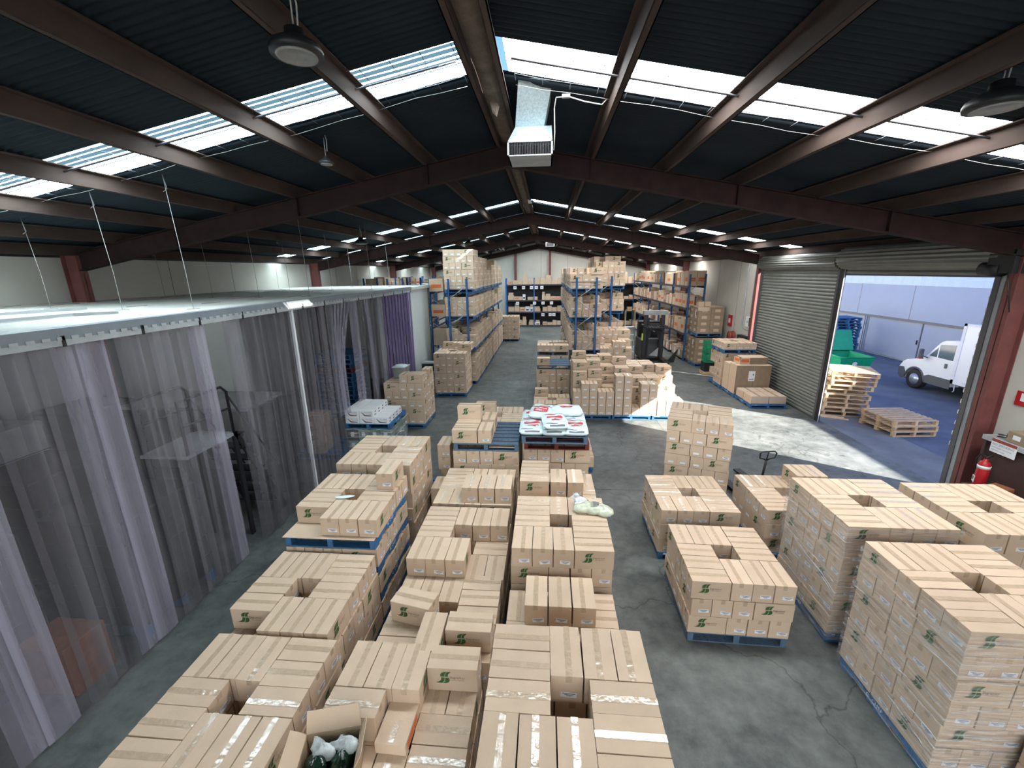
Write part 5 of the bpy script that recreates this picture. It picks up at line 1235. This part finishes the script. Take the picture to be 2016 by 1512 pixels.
# wooden pallets outside the doorway
rp=random.Random(12)
for k in range(10):
    a=math.radians(-11+rp.uniform(-4,4)+(-8 if k==9 else 0)); 
    make_pallet(8.66+rp.uniform(-.05,.05)+(.05 if k>6 else 0),13.30+rp.uniform(-.04,.04),k*.142,'wood','%s wooden pallet from the bottom of the tall stack outside'%ORD[k],rz=math.degrees(a),group='wooden pallets outside the doorway')
for k in range(3):
    make_pallet(9.42+.03*k,11.5+.05*k,k*.142,'wood','%s wooden pallet of the low stack outside the doorway'%('bottom','middle','top')[k],rz=5+3*(k==2)-2*k,group='wooden pallets outside the doorway')
bb=MB(); bb.box(0,0,0,.9,.1,.02,'pallet_wood'); bb.box(0,.14,0,.8,.24,.02,'pallet_wood'); tag(bb.build('loose_board',loc=(8.35,13.25,0),rz=-.5),'loose grey boards on the ground beside the tall pallet stack','board')
for k in range(14):
    make_pallet(14.7+.03*math.sin(k*2),22.7+.04*math.cos(k),k*.143,'blue','%s blue pallet up in the outdoor stack by the far wall'%ORD[k],far=True,group='blue pallets outside')
for k in range(5):
    make_pallet(14.9,24.4+.02*k,k*.143+0,'blue','%s pallet of the rear outdoor blue stack'%ORD[k],far=True,group='blue pallets outside')
def skip_bin(x,y,l,w_,h,mt,label,rz=0):
    e=empty('waste_bin',(x,y,0),rz); bb=MB(); t=.04; q=.18
    def pl(z,i): return [(i,i),(l-i,i),(l-i,w_-i),(i,w_-i)]
    a=pl(0,q);c=pl(h,0); vs=[(p[0],p[1],.08) for p in a]+[(p[0],p[1],h) for p in c]+[(p[0]+(t if p[0]<l/2 else -t),p[1]+(t if p[1]<w_/2 else -t),h) for p in c]+[(p[0]+(t if p[0]<l/2 else -t),p[1]+(t if p[1]<w_/2 else -t),.12) for p in a]
    fs=[(3,2,1,0)]
    for i in range(4): j=(i+1)%4; fs+=[(i,j,4+j,4+i),(4+i,4+j,8+j,8+i),(8+i,8+j,12+j,12+i)]
    fs.append((12,13,14,15)); bb.add(vs,fs,mt)
    for (a,c) in ((q,q),(l-q-.1,q),(q,w_-q-.1),(l-q-.1,w_-q-.1)): bb.box(a,c,0,a+.1,c+.1,.09,'black')
    bb.build('bin_body',e)
    bb=MB(); bb.tube([(0,0,h),(l,0,h),(l,w_,h),(0,w_,h)],.04,mt,6,closed=True); bb.build('rim',e)
    return tag(e,label,'bin')
e=skip_bin(11.85,17.7,1.25,1.6,.95,'green_plastic','large green waste bin with open lid outside the doorway',rz=-.05)
bb=MB(); bb.tube([(-.0,1.25,.0),(0,1.2,.0)],.01,'paint_white'); bb=MB(); bb.lathe([(.07,-.002),(.09,-.002),(.09,.002),(.07,.002)],'paint_white',16,T=TR(.55,-.0,.7)@Matrix.Rotation(PI/2+.18,4,'X')); bb.build('round_mark',e)
bb=MB(); bb.box(0,0,0,1.3,.9,.05,'green_plastic',T=TR(0,1.5,1.0)@Matrix.Rotation(1.15,4,'X')); bb.build('lid',e)
for k in range(2):
    bb=MB(); bb.box(0,0,0,.9,.9,.13,'aqua_plastic',b=.03); tag(bb.build('plastic_pallet',loc=(10.35,15.5,.5+k*.15),rz=-.2),'%s light blue plastic pallet before the green bin'%('lower','upper')[k],'pallet','light blue plastic pallets')
bb=MB(); bb.box(0,0,0,.9,.9,.5,'pallet_wood'); tag(bb.build('crate_base',loc=(10.35,15.5,0),rz=-.2),'wooden crate under the light blue plastic pallets','crate')
